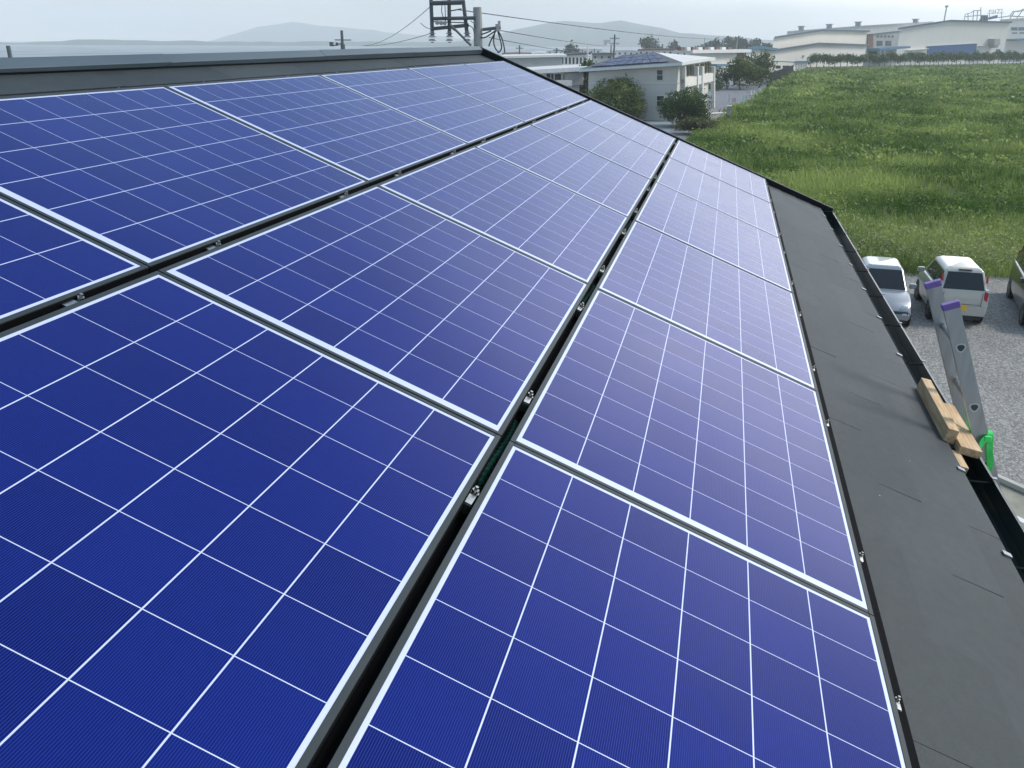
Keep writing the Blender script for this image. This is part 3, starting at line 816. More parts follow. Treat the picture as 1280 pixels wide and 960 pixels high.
# wooded hill behind the left warehouse
A, B = at(850, 60, 520), at(985, 60, 560)
C = []
for i in range(60):
    f = rnd.random(); p = A.lerp(B, f); env = math.sin(math.pi * min(max((f * 1.0), .02), .98)) ** .7
    h = (on_wall(880, 44, A, B)[0].z - ZG) * env * rnd.uniform(.72, 1.02)
    dd = rnd.uniform(-12, 25)
    nrm2 = Vector((.92, -.3, 0))
    k = 130
    d = rng.normal(size=(k, 3)); d /= np.linalg.norm(d, axis=1)[:, None]; d[:, 2] = np.abs(d[:, 2])
    C.append(np.array([p.x + nrm2.x * dd, p.y + nrm2.y * dd, ZG]) + d * np.array([4.5, 4.5, h]) * rng.uniform(.75, 1.0, (k, 1)))
C = np.concatenate(C)
tag(quads('woodland', leaf_quads(C, 2.2), M['wood_far'], None, rng.uniform(0, 1, len(C))), 'dark wooded rise behind the far warehouses', 'woodland', kind='stuff')

# ================================================================== buildings
M['wall_pale'] = mat('pale_metal_wall', (.70, .655, .575), .7, c2=(.74, .695, .615), scale=.3, stretch=(6, 6, .2))
M['wall_grey'] = mat('grey_wall', (.36, .36, .34), .8, c2=(.40, .40, .38), scale=.5)
M['wall_light'] = mat('light_wall', (.72, .69, .63), .8, c2=(.77, .74, .68), scale=.5)
M['wall_lilac'] = mat('pale_render', (.60, .555, .50), .8, c2=(.64, .595, .535), scale=.6)
M['roof_pale'] = mat('pale_roof', (.56, .55, .52), .6, c2=(.62, .61, .58), scale=.2)
M['trim_blue'] = mat('blue_grey_trim', (.08, .13, .17), .5)
M['blue_roof'] = mat('blue_roof', (.06, .17, .26), .5)
M['blue_door'] = mat('blue_shutter', (.018, .075, .20), .5, c2=(.022, .09, .23), scale=1, stretch=(.2, .2, 12))
M['glass_dark'] = mat('window_glass', (.02, .025, .03), .08, spec=.8)
M['roof_brown'] = mat('brown_roof', (.16, .085, .06), .8, c2=(.22, .12, .09), scale=1)
M['roof_dark'] = mat('dark_roof', (.05, .055, .06), .6, c2=(.08, .085, .09), scale=.6)
M['pole'] = mat('concrete_pole', (.30, .30, .28), .8, c2=(.36, .36, .34), scale=2)
M['pole_dark'] = mat('dark_steel', (.10, .115, .12), .5, .3)
M['cable'] = mat('cable_sheath', (.02, .022, .025), .5)
M['insul'] = mat('porcelain', (.35, .33, .33), .25)

def facade_box(x0, y0, x1, y1, A, B, off=.12, skew=None):
    """a panel on the wall A-B covering pixel box, standing `off` proud of it"""
    c = [(x0, y0), (x1, y0), (x1, y1), (x0, y1)] if skew is None else skew
    P = [on_wall(x, y, A, B, .01) for x, y in c]
    return [p for p, _ in P], P[0][1] * off
def shed(name, label, cat, prof, A, B, depth, wall, trim, roof, group=None, over=.5, th=.5):
    """building whose near wall stands on the line A-B with the given skyline (pixels); roof follows the skyline backwards"""
    o = empty(name, (A.x, A.y, ZG), 0, label, cat, group); inv = -Vector((A.x, A.y, ZG))
    P = [on_wall(x, y, A, B)[0] + inv for x, y in prof]; n = on_wall(prof[0][0], prof[0][1], A, B)[1]
    poly = [Vector((P[0].x, P[0].y, 0))] + P + [Vector((P[-1].x, P[-1].y, 0))]
    mid = (A + B) / 2; vd = Vector((mid.x - CAM[0], mid.y - CAM[1], 0)).normalized()
    MB().prism(poly, vd * depth).build('wall', wall, o)
    mb = MB()
    up = [p + Vector((0, 0, .02)) for p in P]
    a = (B - A).normalized()
    up[0] = up[0] - a * over; up[-1] = up[-1] + a * over
    mb.prism([p + n * over for p in up] + [p + n * over + Vector((0, 0, th)) for p in reversed(up)], vd * (depth + 2 * over))
    rf = mb.build('roof', roof, o)
    if trim:
        mb = MB()
        mb.prism([p + n * (over + .14) + Vector((0, 0, -.12)) for p in up] + [p + n * (over + .14) + Vector((0, 0, th + .12)) for p in reversed(up)], -n * .12)
        mb.build('verge_trim', trim, rf)
    return o, inv
def add_panel(o, inv, part, mt, x0, y0, x1, y1, A, B, off=.12, skew=None, sub=None):
    P, e = facade_box(x0, y0, x1, y1, A, B, off, skew)
    return MB().prism([p + inv for p in P], e).build(part, mt, sub or o)

# --- the pale apartment block with solar panels on its hipped roof
GA = lambda x, d: Vector((at(x, 60, d).x, at(x, 60, d).y, ZG))
A, B = GA(737, 97), GA(850, 93.5)
Cc = GA(889.5, 112)
apt = empty('apartment_block', A, 0, 'pale two storey apartment block with solar panels on its dark hipped roof', 'building'); inv = -A
z = lambda px, py, P, Q: on_wall(px, py, P, Q)[0].z - ZG
hA, hB, hC = z(737, 90, A, B), z(850, 81.5, A, B), z(889, 75, B, Cc)
back = (Cc - B) ; Dd = A + back
mb = MB()
V = [A + inv, B + inv, Cc + inv, Dd + inv]
tops = [v + Vector((0, 0, h)) for v, h in zip(V, (hA, hB, hC, hA + .6))]
mb.add(V + tops, [(0, 1, 5, 4), (1, 2, 6, 5), (2, 3, 7, 6), (3, 0, 4, 7), (4, 5, 6, 7)])
mb.build('wall', M['wall_lilac'], apt)
ex = (A - B).normalized(); ey = back.normalized()
ev = [tops[0] + ex * .9 - ey * .7, tops[1] - ex * .5 - ey * .7, tops[2] - ex * .5 + ey * .5, tops[3] + ex * .9 + ey * .5]
rg1 = on_wall(776, 69.5, A + ey * 7.5, B + ey * 7.5)[0] + inv; rg2 = on_wall(820, 65.5, A + ey * 8.5, B + ey * 8.5)[0] + inv
lift = Vector((0, 0, .28))
mb = MB(); mb.prism(ev, lift); rfb = mb.build('eaves', M['white_paint'], apt)
e2 = [v + lift + Vector((0, 0, .004)) for v in ev]
mb = MB(); mb.add(e2 + [rg1, rg2], [(0, 1, 5, 4), (3, 0, 4), (2, 3, 4, 5)])
rfd = mb.build('roof', M['roof_dark'], apt)
mb = MB(); mb.add([e2[1] + Vector((0, 0, .003)), e2[2] + Vector((0, 0, .003)), rg2 + Vector((0, 0, .003))], [(0, 1, 2)])
mb.add([q - Vector((0, 0, .06)) for q in (e2[1], e2[2], rg2)], [(2, 1, 0)]); mb.build('light_roof_face', M['roof_pale'], rfd)
# roof panels as a grid of dark blue sheets
nr = ((e2[1] - e2[0]).cross(rg1 - e2[0])).normalized()
if nr.z < 0: nr = -nr
for i in range(9):
    for j in range(3):
        f0, f1 = (j + .25) / 3.4, (j + 1.17) / 3.4
        q = lambda s, f: (e2[0].lerp(e2[1], s)).lerp(rg1.lerp(rg2, s), f)
        s0_, s1_ = .10 + i * .088, .10 + i * .088 + .082
        P = [q(s0_, f0), q(s1_, f0), q(s1_, f1), q(s0_, f1)]
        MB().prism([p + nr * .06 for p in P], nr * .05).build('roof_panel', M['cells2'] if 'cells2' in M else M.setdefault('cells2', mat('far_solar_panel', (.018, .026, .075), .42, c2=(.16, .18, .27), scale=1.6, detail=2, spec=.25, lo=.5, hi=.75)), rfd)
for x0, y0, x1, y1 in ((821.5, 87.5, 828.5, 100), (821.5, 120, 830, 132)):
    wdw = add_panel(apt, inv, 'window', M['wall_light'], x0 - .8, y0 - .8, x1 + .8, y1 + .8, A, B, .06)
    add_panel(apt, inv, 'pane', M['glass_dark'], x0, y0, x1, (y0 + y1) / 2 - .3, A, B, .075, sub=wdw); add_panel(apt, inv, 'pane', M['glass_dark'], x0, (y0 + y1) / 2 + .3, x1, y1, A, B, .075, sub=wdw)
add_panel(apt, inv, 'band', M['wall_light'], 740, 103.4, 849, 104.6, A, B, .05)
# gallery side with openings, posts and parapet
for x0, x1 in ((852, 856.5), (858.5, 861), (862.5, 866.5), (869, 872.5), (875.5, 879), (881, 883), (884.5, 888)):
    fy = (x0 - 850) / 40; add_panel(apt, inv, 'window', M['glass_dark'], 0, 0, 0, 0, B, Cc, .10, [(x0, 83.5 - fy * 6), (x1, 83.2 - fy * 6.3), (x1, 96.2 - fy * 7), (x0, 96.5 - fy * 6.6)])
for x0, x1 in ((851, 851.8), (867.2, 868.4), (873.2, 874.8), (888.3, 889.3)):
    add_panel(apt, inv, 'post', M['white_paint'], 0, 0, 0, 0, B, Cc, .45, [(x0, 83), (x1, 82.8), (x1, 136), (x0, 137)])
add_panel(apt, inv, 'parapet', M['wall_light'], 0, 0, 0, 0, B, Cc, .35, [(851, 98.5), (888.5, 91), (888.5, 101), (851, 110)])
for x0, x1 in ((855, 860), (878, 882.5)):
    add_panel(apt, inv, 'stair_panel', M['wall_lilac'], 0, 0, 0, 0, B, Cc, .20, [(x0, 110), (x1, 109), (x1, 134), (x0, 136)])

# --- low house to the left, just beyond the roof edge
A, B = GA(640, 100), GA(722, 104)
lh, inv = shed('low_house', 'low pale house with shallow light roof beyond the roof edge', 'house', [(640, 93), (676, 90), (725, 87)], A, B, 16, M['wall_light'], M['white_paint'], M['roof_pale'], over=.8, th=.2)
for x0, x1 in ((683, 687.5), (689, 691.5), (693.5, 701)):
    add_panel(lh, inv, 'window', M['glass_dark'], x0, 92.5, x1, 100.5, A, B, .06)
add_panel(lh, inv, 'balcony', M['white_paint'], 690, 100, 709, 107, A, B, 1.1)
add_panel(lh, inv, 'grey_wing', M['wall_grey'], 704, 91, 727, 106, A, B, .4)
A, B = GA(628, 140), GA(702, 146)
sb, inv = shed('workshop', 'grey flat roofed workshop behind the low pale house', 'building', [(626, 73), (664, 72), (703, 71)], A, B, 20, M['wall_grey'], None, M['roof_pale'], th=.3)
A, B = GA(700, 190), GA(735, 194)
ob, inv = shed('office_block', 'pale block with rows of dark posts behind the dark tree', 'building', [(700, 70), (735, 68)], A, B, 12, M['wall_light'], None, M['roof_dark'], th=.4)
for i in range(7):
    add_panel(ob, inv, 'window', M['glass_dark'], 702 + i * 4.6, 72, 704 + i * 4.6, 80, A, B, .08)
A, B = GA(755, 330), GA(764, 332)
wt, inv = shed('white_tower_block', 'narrow white tower block left of the tall dark pole', 'building', [(754.5, 50.5), (763.5, 50.5)], A, B, 8, M['white_paint'], None, M['roof_pale'], th=.3)
add_panel(wt, inv, 'window', M['wall_grey'], 756, 53, 758, 56, A, B, .1)
# skyline of far low buildings
for i, (x0, x1, yt, d, mt, rf, lb) in enumerate([
    (628, 662, 67, 300, 'wall_light', 'roof_brown', 'far house with brown roof at the left end of the skyline'),
    (664, 680, 66, 320, 'wall_pale', 'roof_pale', 'far pale shed between the two brown roofs'),
    (668, 690, 69, 230, 'wall_grey', 'roof_brown', 'far grey house with brown roof behind the workshop'),
    (684, 712, 63, 420, 'wall_light', 'roof_pale', 'far white factory behind the pale block'),
    (712, 752, 61.5, 400, 'wall_light', 'roof_pale', 'long far white factory left of the narrow tower block'),
    (764, 800, 63.5, 300, 'wall_light', 'roof_pale', 'far white hall right of the tall dark pole'),
    (740, 766, 68, 220, 'wall_grey', 'roof_dark', 'far grey house below the narrow tower block'),
    (798, 842, 62.5, 260, 'wall_light', 'roof_brown', 'far house with red brown roof above the apartment block'),
    (836, 868, 64, 330, 'wall_pale', 'roof_pale', 'far pale hall behind the apartment block ridge')]):
    A, B = GA(x0, d), GA(x1, d * 1.02)
    bb, inv = shed('distant_building', lb, 'building', [(x0, yt + .8), ((x0 + x1) / 2, yt), (x1, yt + .6)], A, B, 14, M[mt], None, M[rf], 'buildings on the far skyline', th=.35)
    k = max(2, int((x1 - x0) / 7))
    for j in range(k):
        xx = x0 + (j + .3) * (x1 - x0) / k
        add_panel(bb, inv, 'window', M['glass_dark'], xx, yt + 2.4, xx + 2, yt + 4.6, A, B, .08)
# trees on the far skyline
for x, yb, d, r1, h, lb in ((808, 62, 420, 5.5, 9.5, 'round dark tree on the skyline above the apartment block'), (822, 62, 430, 5, 7, 'low tree on the skyline right of the round dark tree'), (838, 62, 440, 4, 8, 'small tree on the skyline left of the wooded rise'), (716, 62, 300, 3.5, 7, 'small tree on the skyline left of the narrow tower block')):
    p = at(x, yb, d); p.z = ZG
    tree('skyline_tree', p, lb, 'tree', blobset(r1, r1, h * .35, h * .85, 6, .5), 260, 1.0, M['wood_far'], .3, 'trees on the far skyline')

# --- left warehouse with light roof edge and ventilators
A, B = GA(862, 205), GA(921, 232)
lw, inv = shed('warehouse', 'low warehouse with white roof edge and a row of small roof ventilators', 'warehouse', [(862, 66), (932, 65)], A, B, 30, M['wall_pale'], M['white_paint'], M['roof_pale'], over=1.0, th=.5)
for i in range(9):
    x = 867 + i * 7.2
    P, e = facade_box(x, 59, x + 4.6, 63.5, A, B, 1.0)
    v_ = MB().prism([p + inv - e * 4 for p in P], e).build('roof_ventilator', M['white_paint'] if i % 2 else M['roof_brown'], lw)
add_panel(lw, inv, 'door', M['roof_brown'], 921, 66.5, 930, 90, A, B, .1)
add_panel(lw, inv, 'canopy', M['blue_roof'], 888, 80, 902, 83, A, B, 1.6)
A, B = GA(932, 248), GA(963, 262)
bs, inv = shed('blue_roofed_shed', 'shed with bright blue roof and tan doors beside the big pale warehouse', 'shed', [(933, 62), (946, 60), (967, 63)], A, B, 26, M['wall_pale'], M['blue_roof'], M['blue_roof'], over=.8, th=.4)
add_panel(bs, inv, 'door', M['roof_brown'], 955.5, 66, 961, 92, A, B, .1); add_panel(bs, inv, 'wall_panel', M['wall_light'], 935, 67, 954, 90, A, B, .06)
# --- big pale warehouses
A, B = GA(958, 300), GA(1083, 366)
w2, inv = shed('warehouse', 'tall rear pale warehouse with dark roof line behind the gabled front warehouse', 'warehouse', [(967, 47.5), (1025, 38.5), (1084, 39.5)], A, B, 45, M['wall_pale'], M['trim_blue'], M['roof_pale'], 'pale warehouses beyond the field', over=.6, th=.3)
A, B = GA(963, 288), GA(1082, 350)
w1, inv = shed('warehouse', 'gabled front pale warehouse with two small dark windows at its left', 'warehouse', [(963, 64), (1021, 55), (1083, 57)], A, B, 11, M['wall_pale'], M['trim_blue'], M['roof_pale'], 'pale warehouses beyond the field', over=.6, th=.3)
for x0, x1 in ((970, 975.5), (978.5, 987)):
    add_panel(w1, inv, 'window', M['glass_dark'], x0, 82, x1, 85.5, A, B, .1)
add_panel(w1, inv, 'seam', M['trim_blue'], 0, 0, 0, 0, A, B, .08, [(966, 75.8), (1000, 77.6), (1000, 78.2), (966, 76.4)])
for x in (1003, 1036):
    add_panel(w1, inv, 'vent', M['wall_grey'], x, 69, x + 2, 71, A, B, .3)
A, B = GA(993, 284), GA(1011, 291)
gt, inv = shed('gatehouse', 'small shed with blue roof edge and white shutters left of the clipped trees', 'shed', [(992.5, 78), (1010, 77.5)], A, B, 4, M['wall_light'], M['blue_roof'], M['blue_roof'], over=.3, th=.25)
for i in range(5):
    add_panel(gt, inv, 'shutter', M['wall_grey'], 994.5 + i * 3.1, 80.5, 996.4 + i * 3.1, 87, A, B, .08)
# long pale roof behind with ventilators
A, B = GA(984, 400), GA(1168, 470)
lr, inv = shed('factory', 'long factory with pale sloping roof and four roof ventilators behind the warehouses', 'factory', [(984, 40), (1075, 33), (1165, 27.5)], A, B, 40, M['wall_light'], None, M['roof_pale'], th=.3)
for x, y in ((1002, 38), (1037, 35.5), (1073, 32.5), (1145, 29)):
    P, e = facade_box(x - 1.0, y - 4.6, x + 1.0, y, A, B, 2.2)
    rv = MB().prism([p + inv - e * .6 for p in P], e).build('roof_ventilator', M['wall_grey'], lr)
    P, e = facade_box(x - 1.4, y - 5.6, x + 1.4, y - 4.6, A, B, 3.0); MB().prism([p + inv - e * .55 for p in P], e).build('cowl', M['wall_grey'], rv)
# grey link with blue canopy
A, B = GA(1084, 372), GA(1124, 392)
lk, inv = shed('link_building', 'grey set back building with blue canopy between the two pale warehouses', 'building', [(1083, 43), (1125, 38)], A, B, 20, M['wall_grey'], None, M['roof_pale'], th=.3)
add_panel(lk, inv, 'rusty_panel', M['roof_brown'], 1084, 43, 1091, 59, A, B, .2)
for i in range(5): add_panel(lk, inv, 'window', M['glass_dark'], 1096 + i * 4.6, 44.5, 1098.4 + i * 4.6, 46.5, A, B, .1)
for x0 in (1096, 1107): add_panel(lk, inv, 'doorway', M['glass_dark'], x0, 51, x0 + 7, 57, A, B, .1)
add_panel(lk, inv, 'canopy', M['blue_roof'], 0, 0, 0, 0, A, B, 5.0, [(1084, 60.5), (1123, 57.5), (1123, 60), (1084, 63)])
add_panel(lk, inv, 'dark_bay', M['glass_dark'], 1085, 64, 1096, 72, A, B, .2)
for x0 in (1098, 1103): add_panel(lk, inv, 'white_post', M['white_paint'], x0, 62, x0 + 2, 73, A, B, .6)
# right big warehouse
A, B = GA(1122, 395), GA(1260, 455)
rw, inv = shed('warehouse', 'big pale warehouse with large blue shutter door right of the blue canopy', 'warehouse', [(1122, 36.5), (1186, 26.5), (1262, 28.5)], A, B, 60, M['wall_pale'], M['trim_blue'], M['roof_pale'], 'pale warehouses beyond the field', over=.6, th=.4)
add_panel(rw, inv, 'shutter_door', M['blue_door'], 0, 0, 0, 0, A, B, .25, [(1158.5, 58), (1220.5, 54.5), (1219, 70), (1159, 73)])
add_panel(rw, inv, 'lintel', M['white_paint'], 0, 0, 0, 0, A, B, .3, [(1158, 57), (1221, 53.3), (1221, 54.2), (1158, 57.8)])
for x0 in (1133.5, 1147): add_panel(rw, inv, 'window', M['glass_dark'], x0, 66, x0 + 9.5, 71, A, B, .12)
add_panel(rw, inv, 'canopy', M['wall_light'], 0, 0, 0, 0, A, B, 1.5, [(1132, 62.3), (1157, 60.5), (1157, 61.3), (1132, 63)])
add_panel(rw, inv, 'canopy', M['wall_grey'], 0, 0, 0, 0, A, B, 1.5, [(1222, 57.5), (1234, 56.6), (1234, 57.4), (1222, 58.2)])
dct = add_panel(rw, inv, 'dust_collector', M['wall_grey'], 1235, 48.5, 1242, 56, A, B, 3.0)
add_panel(rw, inv, 'hopper', M['wall_grey'], 0, 0, 0, 0, A, B, 2.6, [(1235.5, 56.2), (1241.5, 56.2), (1239.5, 60), (1236.5, 60)], sub=dct)
add_panel(rw, inv, 'door', M['blue_door'], 1245, 61.5, 1250, 65, A, B, .12)
# far right factory with roof frames
A, B = GA(1208, 500), GA(1300, 540)
ff, inv = shed('factory', 'pale multi storey factory with roof frames at the right picture edge', 'factory', [(1250, 25.5), (1300, 22.5)], A, B, 40, M['wall_pale'], None, M['roof_pale'], th=.5)
for x0, x1 in ((1264, 1271.5), (1273, 1281), (1283, 1290)): add_panel(ff, inv, 'window', M['trim_blue'], x0, 34, x1, 38, A, B, .12)
for x0, x1 in ((1265, 1271.5), (1274, 1280)): add_panel(ff, inv, 'window', M['glass_dark'], x0, 40.5, x1, 41.8, A, B, .12)
add_panel(ff, inv, 'canopy', M['blue_roof'], 0, 0, 0, 0, A, B, 6.0, [(1258, 49), (1300, 46), (1300, 48.5), (1258, 51)])
def frame_line(mb, pts, A, B, inv, r, off=0):
    mb.tube([on_wall(x, y, A, B, off)[0] + inv for x, y in pts], r, 5)
mb = MB()
for pts in ([(1205, 26), (1206.5, 18), (1214, 16), (1217, 13.5), (1226, 13)], [(1210, 26), (1210, 17)], [(1216, 26), (1217, 13.5)], [(1221, 26), (1222, 13)], [(1226, 26), (1226, 9)], [(1206, 21), (1226, 19)]): frame_line(mb, pts, A, B, inv, .22)
for pts in ([(1248, 22), (1262, 20), (1266, 14.5), (1280, 13)], [(1262, 24), (1268, 15)], [(1270, 24), (1278, 13)], [(1262, 20), (1280, 21)], [(1272, 15), (1280, 11)]): frame_line(mb, pts, A, B, inv, .28)
mb.build('roof_frame', M['wall_grey'], ff)
mb = MB()
for x in (1227, 1230, 1233): frame_line(mb, [(x, 27), (x + .3, 19 + (x % 3))], A, B, inv, .7)
frame_line(mb, [(1225, 25), (1246, 21.5)], A, B, inv, .5); frame_line(mb, [(1237, 23), (1246, 20.5)], A, B, inv, .7)
mb.build('roof_equipment', M['trim_blue'], ff)
# standing sign letters, too small to read
sg_ = empty('roof_sign', (A.x, A.y, ZG), 0, 'row of small grey sign letters standing above the far factory roof', 'sign')
mb = MB()
for pts in ([(1236, 16), (1238.5, 12.2)], [(1236.3, 13), (1237.4, 14.6)], [(1240, 16), (1240, 12)], [(1242.2, 16), (1242.2, 11.9)], [(1244.4, 16), (1244.4, 11.8)], [(1246.4, 11.8), (1249, 11.6), (1248.8, 14), (1247, 16)], [(1250, 11.6), (1252.8, 11.4), (1252.6, 14), (1250.8, 16)]):
    frame_line(mb, pts, A, B, inv, .17)
mb.build('letters', M['wall_grey'], sg_)
mb = MB(); frame_line(mb, [(1234, 16.8), (1255, 16.2)], A, B, inv, .15); frame_line(mb, [(1237, 16.8), (1237, 24)], A, B, inv, .15); frame_line(mb, [(1252, 16.4), (1252, 24)], A, B, inv, .15)
mb.build('support', M['wall_grey'], sg_)
# thin lattice mast on the roof line
p = at(1180, 27, 480); p.z = ZG
ms = empty('mast', p, 0, 'thin grey mast standing above the peak of the right warehouse', 'mast')
mb = MB(); top = at(1180, 8, 480); mb.tube([(0, 0, 0), (0, 0, top.z - ZG)], [.45, .3], 6); mb.box((0, 0, top.z - ZG), (1.2, 1.2, .8)); mb.build('pole', M['wall_grey'], ms)
# low white wall behind the clipped trees
wd = (HB - HA).normalized(); wn_ = Vector((-wd.y, wd.x, 0)) * (1 if Vector((-wd.y, wd.x, 0)).x > 0 else -1)
o = empty('boundary_wall', HA + wn_ * 4, math.atan2(wd.y, wd.x), 'low pale wall behind the trunks of the clipped trees', 'wall')
mb = MB(); mb.b2((2, -.1, 0), (150, .1, .85)); mb.build('wall_face', M['concrete2'], o)
mb = MB()
for i in range(38): mb.b2((2 + i * 4, -.16, 0), (2.4 + i * 4, -.102, .95))
mb.build('pier', M['wall_grey'], o)
# dark slanted fence beside the road
FA, FB = on_ground(962, 107), on_ground(991, 92.5)
fd = (FB - FA).normalized(); fl_ = (FB - FA).length
o = empty('fence', FA, math.atan2(fd.y, fd.x), 'dark solid fence running away along the left side of the field', 'fence')
mb = MB()
for i in range(int(fl_ / 2.4)): mb.b2((i * 2.4 + .06, -.03, .1), (i * 2.4 + 2.34, .03, 2.3))
mb.build('boards', M['black_metal'], o)
mb = MB()
for i in range(int(fl_ / 2.4) + 1): mb.b2((i * 2.4 - .05, -.05, 0), (i * 2.4 + .05, .05, 2.4))
mb.build('fence_post', M['pole_dark'], o)

# ================================================================== low wall, markers by the road
A, B = on_ground(868, 151), on_ground(907, 148)
o = empty('low_wall', A, 0, 'low beige concrete wall beside the rounded dark green bush', 'wall'); dv = B - A
mb = MB(); n_ = Vector((-dv.y, dv.x, 0)).normalized() * .35
mb.prism([Vector((0, 0, 0)), dv, dv + Vector((0, 0, .55)), Vector((0, 0, .55))], n_); mb.build('wall_face', M['concrete'], o, bevel=.03)
mb = MB(); mb.prism([Vector((0, 0, .553)) - n_ * .1, dv + Vector((0, 0, .553)) - n_ * .1, dv + Vector((0, 0, .65)) - n_ * .1, Vector((0, 0, .65)) - n_ * .1], n_ * 1.2); mb.build('coping', M['wall_light'], o)
p = on_ground(910, 152)
o = empty('gate_post', p, 0, 'pale square post at the right end of the low beige wall', 'post')
MB().b2((-.2, -.2, 0), (.2, .2, 1.5)).build('shaft', M['concrete'], o, bevel=.02); MB().b2((-.25, -.25, 1.503), (.25, .25, 1.6)).build('cap', M['wall_light'], o, bevel=.02)
def marker(name, px, py, h, wd_, label, cat, mt, grp=None):
    o = empty(name, on_ground(px, py), .2, label, cat, grp)
    mb = MB(); mb.cyl((0, 0, 0), (0, 0, h), .04, k=8); mb.build('pole', M['pole'], o)
    mb = MB(); mb.b2((-.03, .045, h * .25), (.03, .045 + wd_, h)); mb.build('flag', mt, o)
    return o
marker('banner', 911, 128, 1.1, .30, 'tall white banner nearest the apartment block by the road', 'banner', M['white_paint'], 'banners by the road')
marker('banner', 919, 130, .8, .45, 'short pinkish banner between the two white ones', 'banner', mat('pink_cloth', (.62, .46, .44), .8), 'banners by the road')
marker('banner', 932, 132, 1.3, .55, 'white banner at the field edge right of the pinkish one', 'banner', M['white_paint'], 'banners by the road')
M['cone'] = M['white_paint']
for px_, py_, lb in ((938, 119.5, 'leftmost of the three white bollards on the road'), (942, 119.8, 'middle one of the three white bollards on the road'), (949, 117, 'rightmost and farthest of the three white bollards on the road')):
    o = empty('bollard', on_ground(px_, py_), 0, lb, 'bollard', 'white bollards on the road')
    mb = MB(); mb.cyl((0, 0, 0), (0, 0, .75), .16, .13, 10); mb.build('post', M['white_paint'], o); MB().cyl((0, 0, 0), (0, 0, .06), .24, k=10).build('foot', M['pole_dark'], o)

# ================================================================== utility poles and wires
def utility_pole(px, ytop, d, r, label, arms=(), mt='pole_dark', grp='utility poles on the skyline', lean=0, sp=1.0):
    top = at(px, ytop, d); b = Vector((top.x, top.y, ZG)); h = top.z - ZG
    o = empty('utility_pole', b, 0, label, 'pole', grp)
    MB().tube([(0, 0, -.2), (lean, 0, h)], [r * 1.25, r], 8).build('pole', M[mt], o)
    side = Vector((-(b - Vector(CAM)).y, (b - Vector(CAM)).x, 0)).normalized()
    for dy, wd_ in arms:
        c = Vector((lean, 0, h - dy)); mb = MB(); rot = Vector((1, 0, 0)).rotation_difference(side).to_matrix()
        mb.box(c + (side * 0), (wd_, .14 * sp, .14 * sp), rot)
        ca = mb.build('crossarm', M[mt], o)
        mb = MB()
        for s in (-.45, -.2, .2, .45): mb.cyl(c + side * wd_ * s + Vector((0, 0, .07 * sp)), c + side * wd_ * s + Vector((0, 0, .4 * sp)), .07 * sp, k=6)
        mb.build('insulator', M['insul'], ca)
    return o
utility_pole(768.5, 43, 230, .20, 'tall dark utility pole right of the narrow white tower block', [(1.0, 2.4), (2.2, 2.4)])
utility_pole(764, 56, 220, .14, 'shorter dark pole just left of the tall dark utility pole')
utility_pole(735, 56, 112, .09, 'slim pale pole beside the dark narrow tree', (), 'wall_light')
utility_pole(649.5, 56.5, 240, .18, 'utility pole at the left end of the skyline', [(.8, 2.0)])
utility_pole(696, 60, 260, .22, 'stubby utility pole left of the pale block', [(.6, 2.0)])
utility_pole(709, 58, 250, .20, 'utility pole with crossarm above the pale block', [(.8, 2.2)])
utility_pole(717, 60, 270, .18, 'utility pole left of the long white factory', [(.6, 2.0)])
utility_pole(728, 62, 280, .16, 'utility pole above the dark narrow tree')
utility_pole(743, 61, 300, .16, 'utility pole standing before the long white factory')
utility_pole(815, 42, 360, .12, 'thin pole left of the twin poles on the skyline')
utility_pole(820, 49, 330, .22, 'left pole of the pair above the apartment block roof', [(1.0, 3.0), (2.2, 3.0)])
utility_pole(843, 49, 340, .24, 'right pole of the pair above the apartment block roof', [(1.0, 3.6), (2.6, 3.6)])
for x, yt in ((881, 47), (905, 47), (922, 46)):
    utility_pole(x, yt, 262, .09, {881: 'left one of three thin poles before the wooded rise', 905: 'middle one of three thin poles before the wooded rise', 922: 'right one of three thin poles before the wooded rise'}[x], (), 'wall_grey')
def far_pole(px, yt, d, label):
    top = at(px, yt, d); b = Vector((top.x, top.y, ZG)); h = top.z - ZG
    o = empty('utility_pole', b, 0, label, 'pole', 'poles beyond the ridge')
    side = Vector((-(b - Vector(CAM)).y, (b - Vector(CAM)).x, 0)).normalized()
    MB().tube([(0, 0, 0), (0, 0, h)], [.2, .15], 8).build('pole', M['pole_dark'], o)
    mb = MB(); mb.tube([Vector((0, 0, h - .9)) - side * .9, Vector((0, 0, h - .9)) + side * .75], .05, 6); mb.tube([Vector((0, 0, h - 1.2)), Vector((0, 0, h - 1.5)) + side * 1.1], .05, 6); mb.build('crossarm', M['pole_dark'], o)
    mb = MB(); mb.cyl(Vector((0, 0, h - 1.5)) + side * 1.1, Vector((0, 0, h - 1.1)) + side * 1.1, .22, k=8); mb.cyl(Vector((0, 0, h - 1.45)) + side * .55, Vector((0, 0, h - 1.15)) + side * .55, .14, k=8); mb.build('lamp', M['pole_dark'], o)
    mb = MB(); mb.cyl(Vector((0, 0, h - 2.4)) - side * .02, Vector((0, 0, h - 1.3)) - side * .02, .24, k=8); mb.build('transformer', M['pole_dark'], o)
far_pole(427, 38, 95, 'small dark pole with short arms rising behind the middle of the ridge')
far_pole(10, 57, 80, 'small leaning pole top behind the ridge at the left picture edge')

